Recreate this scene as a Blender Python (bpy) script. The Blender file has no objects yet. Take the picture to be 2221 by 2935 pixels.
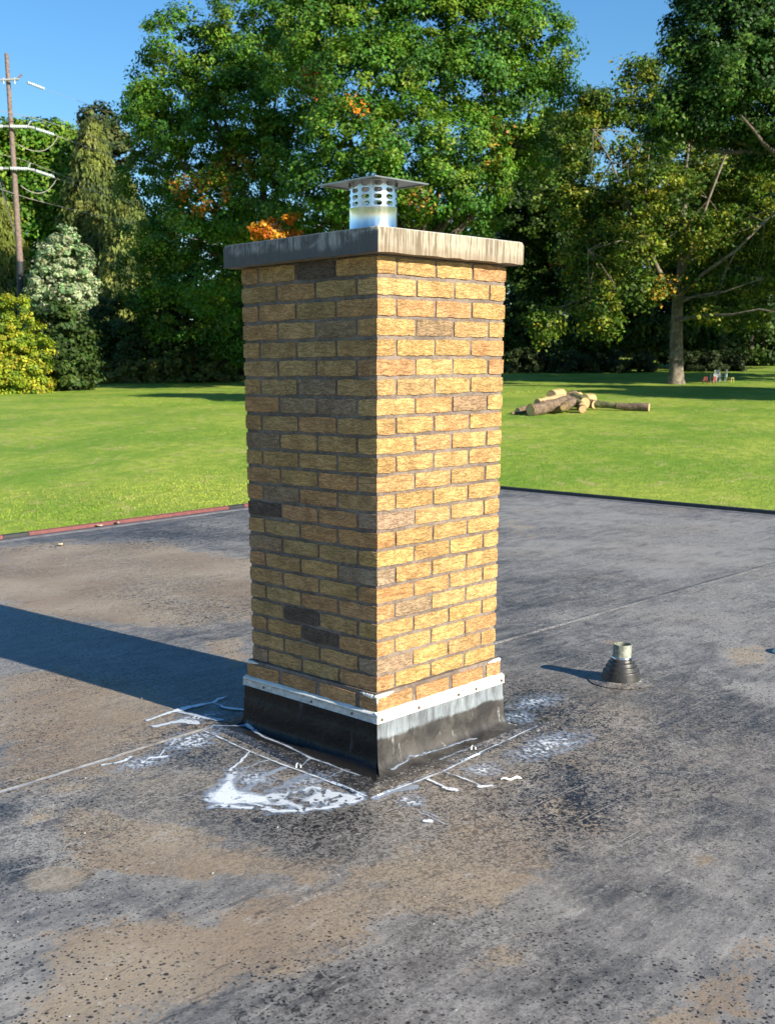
import bpy, bmesh, math, random
import numpy as np
from mathutils import Vector, Matrix
R = math.radians
random.seed(7)
rng = np.random.default_rng(7)
scn = bpy.context.scene
col = scn.collection

# ------------------------------------------------------------------ camera
F_PX, W_PX, H_PX = 3130.0, 2221.0, 2935.0
CAM = Vector((-2.7835, -2.6271, 1.4437))
c_r = Vector((0.71397761, -0.70010024, -0.00977922))
c_u = Vector((0.18876828, 0.17902271, 0.96556585))
c_f = Vector((0.67424217, 0.6912384, -0.25997493))
cam_data = bpy.data.cameras.new('camera')
cam = bpy.data.objects.new('camera', cam_data)
col.objects.link(cam)
m = Matrix((( c_r.x, c_u.x, -c_f.x, CAM.x), (c_r.y, c_u.y, -c_f.y, CAM.y), (c_r.z, c_u.z, -c_f.z, CAM.z), (0, 0, 0, 1)))
cam.matrix_world = m
cam_data.sensor_width = 36
cam_data.lens = F_PX / H_PX * 36
cam_data.shift_x = 155.05 / H_PX
cam_data.shift_y = 429.16 / H_PX
cam_data.clip_end = 3000
cam_data.dof.use_dof = True
cam_data.dof.focus_distance = 3.9
cam_data.dof.aperture_fstop = 9.0
scn.camera = cam

# ------------------------------------------------------------------ light
SUN_EL = 25.0
SUN_DX = 0.07           # sun stands towards (SUN_DX, -1)
world = bpy.data.worlds.new('World')
scn.world = world
world.use_nodes = True
wt = world.node_tree
for n in list(wt.nodes): wt.nodes.remove(n)
sky = wt.nodes.new('ShaderNodeTexSky'); sky.sky_type = 'NISHITA'; sky.sun_disc = False
sky.sun_elevation = R(SUN_EL); sky.sun_rotation = R(180 - math.degrees(math.atan(SUN_DX)))
sky.altitude = 600; sky.air_density = 1.25; sky.dust_density = 0.1; sky.ozone_density = 5.0
hsv = wt.nodes.new('ShaderNodeHueSaturation'); hsv.inputs['Saturation'].default_value = 1.18
bg = wt.nodes.new('ShaderNodeBackground'); bg.inputs['Strength'].default_value = 0.084
wo = wt.nodes.new('ShaderNodeOutputWorld')
wt.links.new(sky.outputs[0], hsv.inputs['Color']); wt.links.new(hsv.outputs[0], bg.inputs['Color']); wt.links.new(bg.outputs[0], wo.inputs['Surface'])
sun_data = bpy.data.lights.new('sun', 'SUN'); sun = bpy.data.objects.new('sun', sun_data); col.objects.link(sun)
sun_data.energy = 5.0; sun_data.angle = R(0.5); sun_data.color = (1.0, 0.90, 0.74)
sdir = Vector((-SUN_DX, 1.0, 0)).normalized() * math.cos(R(SUN_EL)) + Vector((0, 0, -math.sin(R(SUN_EL))))
sun.rotation_euler = sdir.to_track_quat('-Z', 'Y').to_euler()
sun.location = (20, -60, 40)
scn.view_settings.view_transform = 'Standard'; scn.view_settings.look = 'None'
scn.view_settings.exposure = 1.02; scn.view_settings.gamma = 1.0
scn.view_settings.use_curve_mapping = False
scn.render.engine = 'CYCLES'
scn.cycles.max_bounces = 6
scn.cycles.transparent_max_bounces = 8

# ------------------------------------------------------------------ helpers
K = 2221.0 / 1674.0
FH = Vector((c_f.x, c_f.y, 0)).normalized()
RH = Vector((FH.y, -FH.x, 0))
def at(x, y, D):
    """the point D metres out in front of the camera that the photograph shows at x, y (1674 x 2212 sheet)"""
    x *= K; y *= K
    d = c_f + c_r * ((x - W_PX / 2 + 155.05) / F_PX) - c_u * ((y - H_PX / 2 - 429.16) / F_PX)
    return CAM + d * (D / d.dot(FH))
GD = [-400, -60, 25, 32, 45, 57, 70, 85, 100, 115, 140, 200, 700]
GZ = [-3.4, -3.4, -3.15, -2.62, -1.6, -.86, -.3, .03, .75, 1.35, 2.2, 4, 12]
def ground_z(p):
    D = (Vector((p[0], p[1], 0)) - Vector((CAM.x, CAM.y, 0))).dot(FH)
    return float(np.interp(D, GD, GZ))
def on_ground(x, D, dz=0.0):
    p = at(x, 800, D); p.z = ground_z(p) + dz
    return p
def mpp(D): return K * D / F_PX          # metres per sheet pixel

def tag(o, label=None, cat=None, group=None, kind=None):
    if label: o['label'] = label
    if cat: o['category'] = cat
    if group: o['group'] = group
    if kind: o['kind'] = kind
    return o
def empty(name, loc, rz=0):
    o = bpy.data.objects.new(name, None); col.objects.link(o); o.location = loc; o.rotation_euler = (0, 0, rz)
    o.empty_display_size = .1
    return o
def link_mesh(name, me, mat, parent=None, keep=False, kind=None):
    o = bpy.data.objects.new(name, me); col.objects.link(o)
    if mat is not None and not me.materials: me.materials.append(mat)
    if parent is not None:
        o.parent = parent
        if keep: o.matrix_parent_inverse = parent_world(parent).inverted()
    if kind: o['kind'] = kind
    return o
def parent_world(p):
    mw = Matrix.LocRotScale(p.location, p.rotation_euler, p.scale)
    while p.parent is not None:
        q = p.parent
        mw = Matrix.LocRotScale(q.location, q.rotation_euler, q.scale) @ mw
        p = q
    return mw

class MB:
    """collects faces; build() links them as one mesh object given in world coordinates"""
    def __init__(s): s.v = []; s.f = []; s.sm = []
    def add(s, vs, fs, smooth=False):
        b = len(s.v); s.v += [tuple(v) for v in vs]; s.f += [tuple(i + b for i in f) for f in fs]; s.sm += [smooth] * len(fs)
    def box(s, a, b):
        x0, y0, z0 = a; x1, y1, z1 = b
        s.add([(x0,y0,z0),(x1,y0,z0),(x1,y1,z0),(x0,y1,z0),(x0,y0,z1),(x1,y0,z1),(x1,y1,z1),(x0,y1,z1)],
              [(0,3,2,1),(4,5,6,7),(0,1,5,4),(1,2,6,5),(2,3,7,6),(3,0,4,7)])
    def tube(s, pts, rad, n=8, cap=True, smooth=True):
        pts = [Vector(p) for p in pts]
        if not hasattr(rad, '__len__'): rad = [rad] * len(pts)
        rings = []; side = None
        for i, p in enumerate(pts):
            d = (pts[min(i + 1, len(pts) - 1)] - pts[max(i - 1, 0)]).normalized()
            if side is None:
                side = d.cross(Vector((0, 0, 1)))
                if side.length < .1: side = d.cross(Vector((1, 0, 0)))
            side = (side - d * side.dot(d)).normalized(); up = d.cross(side)
            rings.append([p + (side * math.cos(2*math.pi*k/n) + up * math.sin(2*math.pi*k/n)) * rad[i] for k in range(n)])
        vs = [v for r_ in rings for v in r_]; fs = []
        for i in range(len(pts) - 1):
            for k in range(n):
                a = i*n + k; b = i*n + (k+1) % n
                fs.append((a, b, b + n, a + n))
        s.add(vs, fs, smooth)
        if cap:
            s.add(rings[0], [tuple(range(n))][::-1]); s.add(rings[-1], [tuple(range(n))])
    def lathe(s, prof, c=(0,0,0), n=32, smooth=True, axis=None):
        c = Vector(c); vs = []; fs = []
        for r_, z in prof:
            for k in range(n):
                a = 2*math.pi*k/n; vs.append(c + Vector((r_*math.cos(a), r_*math.sin(a), z)))
        for i in range(len(prof) - 1):
            for k in range(n):
                a = i*n + k; b = i*n + (k+1) % n; fs.append((a, b, b+n, a+n))
        s.add(vs, fs, smooth)
    def build(s, name, mat, parent=None, origin=None, kind=None, recalc=True):
        me = bpy.data.meshes.new(name)
        o_ = Vector(origin) if origin is not None else (parent_world(parent).translation if parent is not None else Vector((0,0,0)))
        if parent is not None and parent.rotation_euler.z != 0 and origin is None:
            inv = parent_world(parent).inverted(); vs = [inv @ Vector(v) for v in s.v]
        else: vs = [Vector(v) - o_ for v in s.v]
        me.from_pydata(vs, [], s.f); me.polygons.foreach_set('use_smooth', s.sm)
        if recalc:
            bm = bmesh.new(); bm.from_mesh(me); bmesh.ops.recalc_face_normals(bm, faces=bm.faces); bm.to_mesh(me); bm.free()
        me.update()
        ob = link_mesh(name, me, mat, parent, kind=kind)
        if parent is None: ob.location = o_
        return ob

# numpy value noise
def _hash(ix, iy, seed):
    h = (ix * 374761393 + iy * 668265263 + seed * 974634777) & 0x7fffffff
    h = ((h ^ (h >> 13)) * 1274126177) & 0x7fffffff
    return ((h ^ (h >> 16)) & 0xffff) / 65535.0
def vnoise(x, y, seed=0):
    ix = np.floor(x).astype(np.int64); iy = np.floor(y).astype(np.int64); fx = x - ix; fy = y - iy
    fx = fx*fx*(3-2*fx); fy = fy*fy*(3-2*fy)
    a = _hash(ix, iy, seed); b = _hash(ix+1, iy, seed); c = _hash(ix, iy+1, seed); d = _hash(ix+1, iy+1, seed)
    return (a*(1-fx)+b*fx)*(1-fy) + (c*(1-fx)+d*fx)*fy
def fbm(x, y, seed=0, o=4):
    t = 0; a = .5; s_ = 0
    for i in range(o): t = t + a*vnoise(x, y, seed+i); s_ += a; a *= .5; x = x*2.03+17; y = y*2.03+5
    return t / s_
def poly_sd(px, py, P):
    """signed distance, positive inside"""
    d = np.full(px.shape, 1e9); ins = np.zeros(px.shape, bool); n = len(P)
    for i in range(n):
        ax, ay = P[i]; bx, by = P[(i+1) % n]; ex, ey = bx-ax, by-ay
        t = np.clip(((px-ax)*ex + (py-ay)*ey) / (ex*ex+ey*ey+1e-12), 0, 1)
        d = np.minimum(d, np.hypot(px-ax-t*ex, py-ay-t*ey))
        c = ((ay > py) != (by > py)) & (px < (bx-ax)*(py-ay)/((by-ay) if by != ay else 1e-12) + ax)
        ins ^= c
    return np.where(ins, d, -d)
def line_d(px, py, P):
    d = np.full(px.shape, 1e9)
    for (ax, ay), (bx, by) in zip(P[:-1], P[1:]):
        ex, ey = bx-ax, by-ay
        t = np.clip(((px-ax)*ex + (py-ay)*ey) / (ex*ex+ey*ey+1e-12), 0, 1)
        d = np.minimum(d, np.hypot(px-ax-t*ex, py-ay-t*ey))
    return d

# ------------------------------------------------------------------ material building
class NT:
    def __init__(s, name):
        s.m = bpy.data.materials.new(name); s.m.use_nodes = True; s.t = s.m.node_tree
        s.b = s.t.nodes['Principled BSDF']; s.out = s.t.nodes['Material Output']
    def n(s, typ, **kw):
        nd = s.t.nodes.new('ShaderNode' + typ)
        for k, v in kw.items(): setattr(nd, k, v)
        return nd
    def set(s, sock, v):
        if hasattr(v, 'is_output') or isinstance(v, bpy.types.NodeSocket): s.t.links.new(v, sock)
        elif isinstance(v, (tuple, list)) and len(v) == 3 and sock.type == 'RGBA': sock.default_value = (*v, 1)
        else: sock.default_value = v
    def coord(s, which='Object'): return s.n('TexCoord').outputs[which]
    def geo(s, which='Position'): return s.n('NewGeometry').outputs[which]
    def mapping(s, vec, scale=(1,1,1), loc=(0,0,0), rot=(0,0,0)):
        nd = s.n('Mapping'); s.set(nd.inputs['Vector'], vec); nd.inputs['Scale'].default_value = scale
        nd.inputs['Location'].default_value = loc; nd.inputs['Rotation'].default_value = rot
        return nd.outputs[0]
    def noise(s, vec, scale=5, detail=4, rough=.5, dist=0, out='Fac'):
        nd = s.n('TexNoise'); s.set(nd.inputs['Vector'], vec); nd.inputs['Scale'].default_value = scale
        nd.inputs['Detail'].default_value = detail; nd.inputs['Roughness'].default_value = rough; nd.inputs['Distortion'].default_value = dist
        return nd.outputs[out]
    def voro(s, vec, scale=5, feature='F1', out='Distance', rand=1.0):
        nd = s.n('TexVoronoi', feature=feature); s.set(nd.inputs['Vector'], vec); nd.inputs['Scale'].default_value = scale
        nd.inputs['Randomness'].default_value = rand
        return nd.outputs[out] if out else nd
    def math(s, op, a, b=0.0, c=None, clamp=False):
        nd = s.n('Math', operation=op, use_clamp=clamp); s.set(nd.inputs[0], a); s.set(nd.inputs[1], b)
        if c is not None: s.set(nd.inputs[2], c)
        return nd.outputs[0]
    def ramp(s, f, a, b, x=0.0, y=1.0, smooth=True):
        nd = s.n('MapRange', interpolation_type='SMOOTHSTEP' if smooth else 'LINEAR'); s.set(nd.inputs[0], f)
        nd.inputs[1].default_value = a; nd.inputs[2].default_value = b; nd.inputs[3].default_value = x; nd.inputs[4].default_value = y
        return nd.outputs[0]
    def mix(s, f, a, b, mode='MIX'):
        nd = s.n('Mix', data_type='RGBA', blend_type=mode); s.set(nd.inputs[0], f); s.set(nd.inputs[6], a); s.set(nd.inputs[7], b)
        return nd.outputs[2]
    def sep(s, vec):
        nd = s.n('SeparateXYZ'); s.set(nd.inputs[0], vec); return nd.outputs
    def attr(s, name, typ='GEOMETRY', out='Color'):
        nd = s.n('Attribute', attribute_name=name, attribute_type=typ); return nd.outputs[out]
    def bump(s, h, strength=.5, dist=.01, normal=None):
        nd = s.n('Bump'); s.set(nd.inputs['Height'], h); nd.inputs['Strength'].default_value = strength; nd.inputs['Distance'].default_value = dist
        if normal is not None: s.set(nd.inputs['Normal'], normal)
        return nd.outputs[0]
    def fin(s, color=None, rough=None, bump=None, metal=None, spec=None):
        if color is not None: s.set(s.b.inputs['Base Color'], color)
        if rough is not None: s.set(s.b.inputs['Roughness'], rough)
        if bump is not None: s.set(s.b.inputs['Normal'], bump)
        if metal is not None: s.b.inputs['Metallic'].default_value = metal
        if spec is not None: s.set(s.b.inputs['Specular IOR Level'], spec)
        return s.m
def simple(name, c, rough=.6, var=.25, scale=8, bump=.3, bd=.01, metal=0):
    t = NT(name); o = t.coord()
    n = t.noise(o, scale, 5, .6)
    cc = t.mix(t.ramp(n, .3, .7), tuple(x*(1-var) for x in c), tuple(min(1, x*(1+var)) for x in c))
    return t.fin(cc, rough, t.bump(n, bump, bd), metal)
def leaf_mat(name, trans=.35, rough=.5):
    t = NT(name); c = t.attr('leafcol')
    g = t.n('NewGeometry')
    t.set(t.b.inputs['Base Color'], c); t.b.inputs['Roughness'].default_value = rough
    t.b.inputs['Specular IOR Level'].default_value = .2
    tr = t.n('BsdfTranslucent')
    hs = t.n('HueSaturation'); hs.inputs['Hue'].default_value = .49; hs.inputs['Saturation'].default_value = 1.1; hs.inputs['Value'].default_value = 1.3
    t.set(hs.inputs['Color'], c); t.set(tr.inputs['Color'], hs.outputs[0])
    mx = t.n('MixShader'); mx.inputs[0].default_value = trans
    t.t.links.new(t.b.outputs[0], mx.inputs[1]); t.t.links.new(tr.outputs[0], mx.inputs[2]); t.t.links.new(mx.outputs[0], t.out.inputs[0])
    return t.m

# ------------------------------------------------------------------ stains measured on the roof (metres, origin at the chimney's near corner)
TAN =[(1.2,[(1.54,5.76),(1.98,5.63),(2.49,5.14),(2.58,4.43),(2.44,3.94),(2.45,3.63),(1.37,2.33),(1.25,2.47),(0.89,2.58),(0.6,2.88),(0.57,3.58),(0.59,3.99)]),
 (1.1,[(-0.39,2.13),(0.01,2.08),(-0.1,1.28),(-0.28,0.75),(-0.79,0.68),(-1.05,0.89)]),
 (0.6,[(0.73,2.02),(1.03,1.93),(0.67,1.51),(0.54,1.52)]),
 (1.0,[(-1.68,-0.55),(-1.43,-0.24),(-1.27,-0.32),(-1.19,-0.49),(-1.01,-0.42),(-0.82,-0.56),(-0.54,-0.54),(-0.85,-0.83),(-1.12,-0.78),(-1.34,-0.69),(-1.48,-0.6),(-1.59,-0.62)]),
 (0.8,[(-1.19,0.47),(-0.95,0.44),(-0.8,0.12),(-0.73,-0.25),(-0.62,-0.44),(-0.8,-0.54),(-1.01,-0.26),(-1.15,-0.01),(-1.18,0.35)]),
 (1.0,[(-0.5,-0.5),(-0.14,-0.48),(-0.03,-0.78),(-0.16,-0.92),(-0.4,-0.88),(-0.69,-0.94),(-0.83,-0.81)]),
 (0.5,[(-0.58,-1.13),(-0.54,-1.15),(-0.62,-1.29),(-0.76,-1.29),(-0.84,-1.13)]),
 (0.65,[(-0.21,-1.61),(-0.42,-1.54),(-0.61,-1.52),(-0.88,-1.44),(-0.56,-1.77)]),
 (0.8,[(0.31,-0.55),(0.16,-0.79),(0.14,-0.91),(-0.01,-0.98),(-0.03,-0.89),(0.02,-0.78)]),
 (0.6,[(0.03,-1.18),(0.1,-1.21),(0.09,-1.27),(0.0,-1.26)]),
 (0.5,[(2.21,0.52),(2.31,0.49),(2.29,0.39),(2.16,0.43)]),
 (0.4,[(5.87,3.89),(5.97,3.52),(5.12,2.91),(4.69,2.99)]),
 (0.4,[(2.53,-0.04),(2.85,-0.23),(2.4,-0.43),(2.22,-0.25)])]
DARK =[(0.7,[(1.85,6.35),(4.85,6.46),(2.58,3.78),(2.46,3.97),(2.7,4.76),(2.22,5.43),(1.4,5.5)]),
 (1.0,[(0.46,-0.4),(0.52,-0.54),(0.35,-0.74),(0.08,-0.86),(0.05,-0.72),(0.16,-0.55)]),
 (0.45,[(0.52,-0.73),(1.12,-1.01),(0.76,-1.17),(0.42,-1.05)]),
 (0.6,[(0.05,-0.55),(-0.03,-0.81),(-0.09,-0.94),(-0.16,-0.87)]),
 (0.8,[(-1.36,0.31),(-1.3,0.25),(-1.36,0.09),(-1.44,0.16)]),
 (0.4,[(-0.12,-1.1),(-0.02,-1.28),(-0.18,-1.37),(-0.31,-1.23)]),
 (0.5,[(-1.4,-0.69),(-1.25,-0.75),(-0.94,-0.91),(-1.13,-1.19),(-1.51,-0.8)]),
 (0.7,[(-0.46,0.93),(-0.12,0.92),(0.06,0.87),(-0.34,0.5),(-0.59,0.68)]),
 (0.6,[(-0.72,0.23),(-0.62,-0.05),(-0.32,-0.23),(-0.44,-0.39),(-0.68,-0.29),(-0.79,0.03)]),
 (0.8,[(1.22,0.33),(1.39,0.04),(1.05,-0.3),(0.72,-0.29),(0.68,-0.08)]),
 (0.4,[(3.34,1.97),(3.97,1.54),(3.47,0.88),(2.43,1.2)]),
 (0.35,[(2.43,1.2),(2.58,0.69),(1.89,0.36),(1.64,0.62)]),
 (0.4,[(1.42,-0.3),(2.08,-0.58),(1.32,-0.92),(0.88,-0.61)]),
 (0.7,[(-1.18,-0.21),(-1.11,-0.3),(-1.15,-0.33),(-1.19,-0.26)]),
 (0.6,[(-1.28,-0.12),(-1.25,-0.22),(-1.27,-0.23),(-1.29,-0.15)]),
 (0.5,[(-1.14,0.72),(-1.06,0.67),(-1.14,0.54),(-1.24,0.54)]),
 (0.5,[(1.12,3.42),(1.67,3.29),(1.63,2.66),(0.9,1.83),(0.8,2.25),(0.9,3.03)])]
PALE =[(.95,[(1.9,5.5),(2.49,5.14),(2.58,4.43),(2.44,3.94),(1.9,3.0),(1.2,2.8),(0.7,3.3),(0.6,4.2),(1.2,5.0)]),
 (0.5,[(7.33,4.24),(7.3,1.77),(3.88,0.23),(2.99,0.6),(4.54,2.11)]),
 (0.9,[(1.96,-0.4),(2.08,-0.58),(1.9,-0.66),(1.81,-0.56)]),
 (0.9,[(0.48,-0.69),(0.5,-0.71),(0.28,-0.96),(0.23,-0.97)]),
 (0.4,[(-1.61,-0.16),(-1.57,-0.33),(-1.68,-0.55),(-1.79,-0.49)]),
 (0.5,[(-1.23,0.37),(-1.03,0.22),(-1.16,-0.04),(-1.35,0.11)]),
 (0.6,[(4.09,6.45),(4.47,6.02),(3.62,5.01),(3.4,5.7)]),
 (0.5,[(3.04,4.83),(3.43,4.79),(2.79,4.03)]),
 (0.4,[(-1.22,-0.3),(-1.16,-0.51),(-1.28,-0.53),(-1.3,-0.34)]),
 (0.5,[(1.03,-0.27),(1.3,-0.37),(1.11,-0.53),(0.9,-0.4)])]
SPLASH= [(-0.663,0.217),(-0.519,0.293),(-0.394,0.397),(-0.37,0.35),(-0.504,0.197),(-0.473,0.106),(-0.374,0.063),(-0.297,0.024),(-0.246,-0.165),(-0.302,-0.183),(-0.399,-0.183),(-0.515,-0.091),(-0.599,-0.04),(-0.572,0.021),(-0.59,0.085),(-0.665,0.126),(-0.662,0.169)]
CORE= [(-0.638,0.2),(-0.457,0.311),(-0.489,0.222),(-0.533,0.169),(-0.474,0.089),(-0.502,0.042),(-0.65,0.129)]
STROKES=[(0.9,0.01,[(-0.223,0.473),(-0.32,0.41),(-0.406,0.366)]),
 (0.6,0.007,[(-0.231,0.352),(-0.306,0.35),(-0.383,0.342)]),
 (0.45,0.012,[(-0.246,0.244),(-0.362,0.235),(-0.448,0.24)]),
 (0.35,0.02,[(-0.246,0.125),(-0.344,0.112),(-0.441,0.112)]),
 (0.4,0.018,[(-0.372,0.224),(-0.457,0.188),(-0.518,0.172)]),
 (0.8,0.008,[(-0.316,0.004),(-0.337,-0.033),(-0.393,-0.033),(-0.412,0.006)]),
 (0.9,0.008,[(-0.187,0.804),(-0.192,0.703),(-0.216,0.49),(-0.224,0.311),(-0.225,0.179),(-0.224,0.071),(-0.23,-0.085),(-0.239,-0.172)]),
 (0.7,0.009,[(-0.044,0.695),(-0.078,0.546),(-0.085,0.415),(-0.113,0.242),(-0.111,0.149),(-0.116,0.066),(-0.114,-0.021)]),
 (0.5,0.007,[(-0.11,0.238),(-0.201,0.197)]),
 (0.5,0.007,[(-0.121,0.061),(-0.201,0.048)]),
 (0.5,0.007,[(-0.187,0.804),(-0.127,0.823),(-0.08,0.746),(-0.044,0.695)]),
 (0.9,0.014,[(-0.273,1.08),(-0.131,1.105),(-0.024,1.11),(0.093,1.09)]),
 (0.9,0.012,[(0.093,1.09),(0.199,1.12)]),
 (0.8,0.012,[(0.085,1.08),(0.09,0.974),(0.111,0.902)]),
 (0.6,0.008,[(-1.112,0.78),(-0.851,0.791),(-0.643,0.794),(-0.396,0.828),(-0.153,0.833)]),
 (0.85,0.01,[(-0.706,0.761),(-0.658,0.748),(-0.619,0.744),(-0.571,0.771)]),
 (0.9,0.014,[(-0.574,0.678),(-0.522,0.694),(-0.473,0.669)]),
 (0.8,0.01,[(-0.5,0.684),(-0.415,0.739),(-0.336,0.793)]),
 (0.7,0.008,[(-0.419,0.744),(-0.34,0.715),(-0.283,0.738)]),
 (0.7,0.02,[(-0.278,0.993),(-0.17,0.973),(-0.137,0.907)]),
 (0.6,0.015,[(-0.114,1.105),(-0.084,0.976),(-0.05,0.878)]),
 (0.95,0.014,[(0.014,-0.323),(0.025,-0.364)]),
 (0.9,0.01,[(0.036,-0.222),(0.022,-0.286),(0.012,-0.335)]),
 (0.9,0.009,[(0.137,-0.215),(0.136,-0.294),(0.126,-0.393)]),
 (0.95,0.014,[(0.117,-0.399),(0.153,-0.421)]),
 (0.6,0.004,[(-0.208,-0.379),(-0.223,-0.521)]),
 (0.5,0.004,[(-0.195,-0.392),(-0.204,-0.476)]),
 (0.95,0.014,[(-0.252,-0.461),(-0.242,-0.471)]),
 (0.85,0.007,[(-0.206,-0.199),(-0.0,-0.201),(0.128,-0.206),(0.336,-0.185),(0.567,-0.168),(0.799,-0.151)]),
 (0.6,0.006,[(0.013,-0.071),(0.172,-0.05),(0.296,-0.054),(0.493,-0.072)]),
 (0.5,0.009,[(0.212,-0.126),(0.346,-0.123),(0.498,-0.134)]),
 (0.5,0.007,[(0.217,-0.165),(0.306,-0.188)]),
 (0.5,0.006,[(0.26,-0.277),(0.24,-0.354),(0.247,-0.409)]),
 (0.5,0.006,[(0.301,-0.286),(0.292,-0.375)]),
 (0.4,0.006,[(0.215,-0.23),(0.201,-0.313)]),
 (0.4,0.02,[(-0.221,-0.213),(-0.134,-0.215),(-0.054,-0.238)])]
WASH=[(0.45,(-0.282,0.758),0.16,0.1),(0.4,(-0.578,0.677),0.16,0.09),(0.5,(-0.32,0.721),0.12,0.1),(0.45,(-0.097,0.959),0.14,0.05),(0.55,(-0.158,-0.32),0.06,0.05),(0.5,(0.641,-0.324),0.25,0.11),(0.4,(1.084,0.055),0.2,0.1),(0.4,(0.253,-0.303),0.1,0.08),(0.4,(-0.401,0.254),0.1,0.12),(0.35,(-0.3,0.067),0.16,0.08),(0.5,(0.827,-0.031),0.12,0.08)]

# ------------------------------------------------------------------ ground
t = NT('lawn_grass'); o = t.geo()
n1 = t.noise(t.mapping(o, (.5, .5, .5)), .35, 5, .6); n2 = t.noise(o, 2.2, 6, .65); n3 = t.noise(o, 14, 4, .7); n4 = t.noise(o, .06, 2, .5)
g = t.mix(t.ramp(n1, .36, .64), (.19, .315, .034), (.39, .455, .070))
g = t.mix(t.ramp(n2, .38, .66), t.mix(.5, g, (.12, .25, .018)), g)
g = t.mix(t.ramp(t.noise(o, .8, 5, .7, 1.0), .52, .70, 0, .8), g, (.42, .39, .14))
g = t.mix(t.ramp(n3, .25, .55, .45, 1), (.08, .17, .012), g)
hh = t.math('ADD', t.math('MULTIPLY', n3, .6), n2)
gm = t.fin(g, .75, t.bump(hh, 1.0, .12), spec=.2)
N = 150
vs = []; fs = []
us = np.concatenate([np.linspace(-60, 130, N), np.linspace(140, 700, 20)]); ws = np.concatenate([np.linspace(-300, -62, 12), np.linspace(-60, 60, 90), np.linspace(62, 300, 12)])
for i, u_ in enumerate(us):
    for j, w_ in enumerate(ws):
        z = float(np.interp(u_, GD, GZ)) + .12 * (float(fbm(np.array(u_*.12), np.array(w_*.12), 5, 3)) - .5)
        p = Vector((CAM.x, CAM.y, 0)) + FH * u_ + RH * w_
        vs.append((p.x, p.y, z))
nw = len(ws)
for i in range(len(us)-1):
    for j in range(nw-1): fs.append((i*nw+j, i*nw+j+1, (i+1)*nw+j+1, (i+1)*nw+j))
me = bpy.data.meshes.new('ground'); me.from_pydata(vs, [], fs); me.polygons.foreach_set('use_smooth', [True]*len(fs))
ground = link_mesh('ground', me, gm, kind='structure')
if me.polygons[0].normal.z < 0: me.flip_normals()

# grass blades standing on the nearest visible part of the lawn
def blades(name, n, d0, d1, w0, w1, h, wid):
    D = d0 + (d1-d0) * rng.random(n)**1.3; S = (w0 + (w1-w0)*rng.random(n)) * (D + 8) / (d1 + 8)
    ca = rng.random(n)*6.283; P_ = np.empty((n, 3))
    base = np.array([CAM.x, CAM.y, 0])[None] + D[:, None]*np.array(FH)[None] + S[:, None]*np.array(RH)[None]
    base[:, 2] = np.interp(D, GD, GZ) - .03
    hgt = h*(.5+rng.random(n)); a = np.stack([np.cos(ca), np.sin(ca), 0*ca], 1)*wid
    tip = base + np.stack([(rng.random(n)-.5)*h, (rng.random(n)-.5)*h, hgt], 1)
    v = np.stack([base-a, base+a, tip], 1).reshape(-1, 3)
    me = bpy.data.meshes.new(name); me.vertices.add(3*n); me.vertices.foreach_set('co', v.ravel().astype('f4'))
    me.loops.add(3*n); me.loops.foreach_set('vertex_index', np.arange(3*n, dtype='i4'))
    me.polygons.add(n); me.polygons.foreach_set('loop_start', np.arange(0, 3*n, 3, dtype='i4'))
    c = np.empty((n, 3)); pt = fbm(base[:, 0]*.35, base[:, 1]*.35, 9, 4); k_ = rng.random(n)
    A_ = np.array([.20, .32, .034]); B_ = np.array([.41, .47, .075]); C_ = np.array([.36, .33, .10])
    tt = np.clip((pt-.35)*3, 0, 1)[:, None]; c = A_*(1-tt)+B_*tt
    dry = (np.clip((fbm(base[:, 0]*.6, base[:, 1]*.6, 31, 4)-.53)*8, 0, 1)*.7)[:, None]
    c = c*(1-dry)+C_*dry; c *= (.75+.45*k_)[:, None]
    at_ = me.attributes.new('leafcol', 'FLOAT_COLOR', 'FACE'); at_.data.foreach_set('color', np.concatenate([c, np.ones((n, 1))], 1).ravel().astype('f4'))
    me.update(); me.validate()
    return me
tag(link_mesh('grass', blades('grass', 115000, 26, 80, -32, 42, .035, .024), leaf_mat('grass_blade', .3, .6)), 'short mown green grass blades on the lawn', 'grass', kind='stuff')

# ------------------------------------------------------------------ the building with its flat roof
bld = empty('flat_roofed_building', (0, 0, 0))
tag(bld, 'low building whose flat black rubber roof fills the foreground', 'building')
def yl(x): return 6.35 + (x - 1.85) * .05
def xr(y): return 7.87 + (y - 2.03) * .035
nx, ny = 330, 280
U = np.linspace(0, 1, nx); V = np.linspace(0, 1, ny)
X0 = -8.0 + U[:, None] * 15.9 + 0*V[None]; Y0 = -7.0 + V[None]*13.4 + 0*U[:, None]
Yv = -7 + (yl(X0) + 7) * V[None]; Xv = -8 + (xr(Yv) + 8) * U[:, None]; Yv = -7 + (yl(Xv) + 7) * V[None]
def field(L, soft, seed):
    f = np.zeros(Xv.shape)
    wx = Xv + .34*(fbm(Xv*2.6, Yv*2.6, seed, 6)-.5); wy = Yv + .34*(fbm(Xv*2.6+9, Yv*2.6+3, seed+7, 6)-.5)
    for s_, P_ in L:
        sz = math.sqrt(abs(sum(P_[i][0]*P_[(i+1) % len(P_)][1]-P_[(i+1) % len(P_)][0]*P_[i][1] for i in range(len(P_)))/2))
        w = max(.03, soft*sz)
        f = np.maximum(f, s_*np.clip(.5 + poly_sd(wx, wy, P_)/w*.5, 0, 1))
    return f
fld = np.stack([field(TAN, .22, 3), field(DARK, .45, 4), field(PALE, .4, 5), np.ones(Xv.shape)], -1)
Zv = .006*(fbm(Xv*.9, Yv*.9, 21, 4)-.5)
co = np.stack([Xv, Yv, Zv], -1).reshape(-1, 3)
idx = np.arange(nx*ny).reshape(nx, ny)
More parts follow.
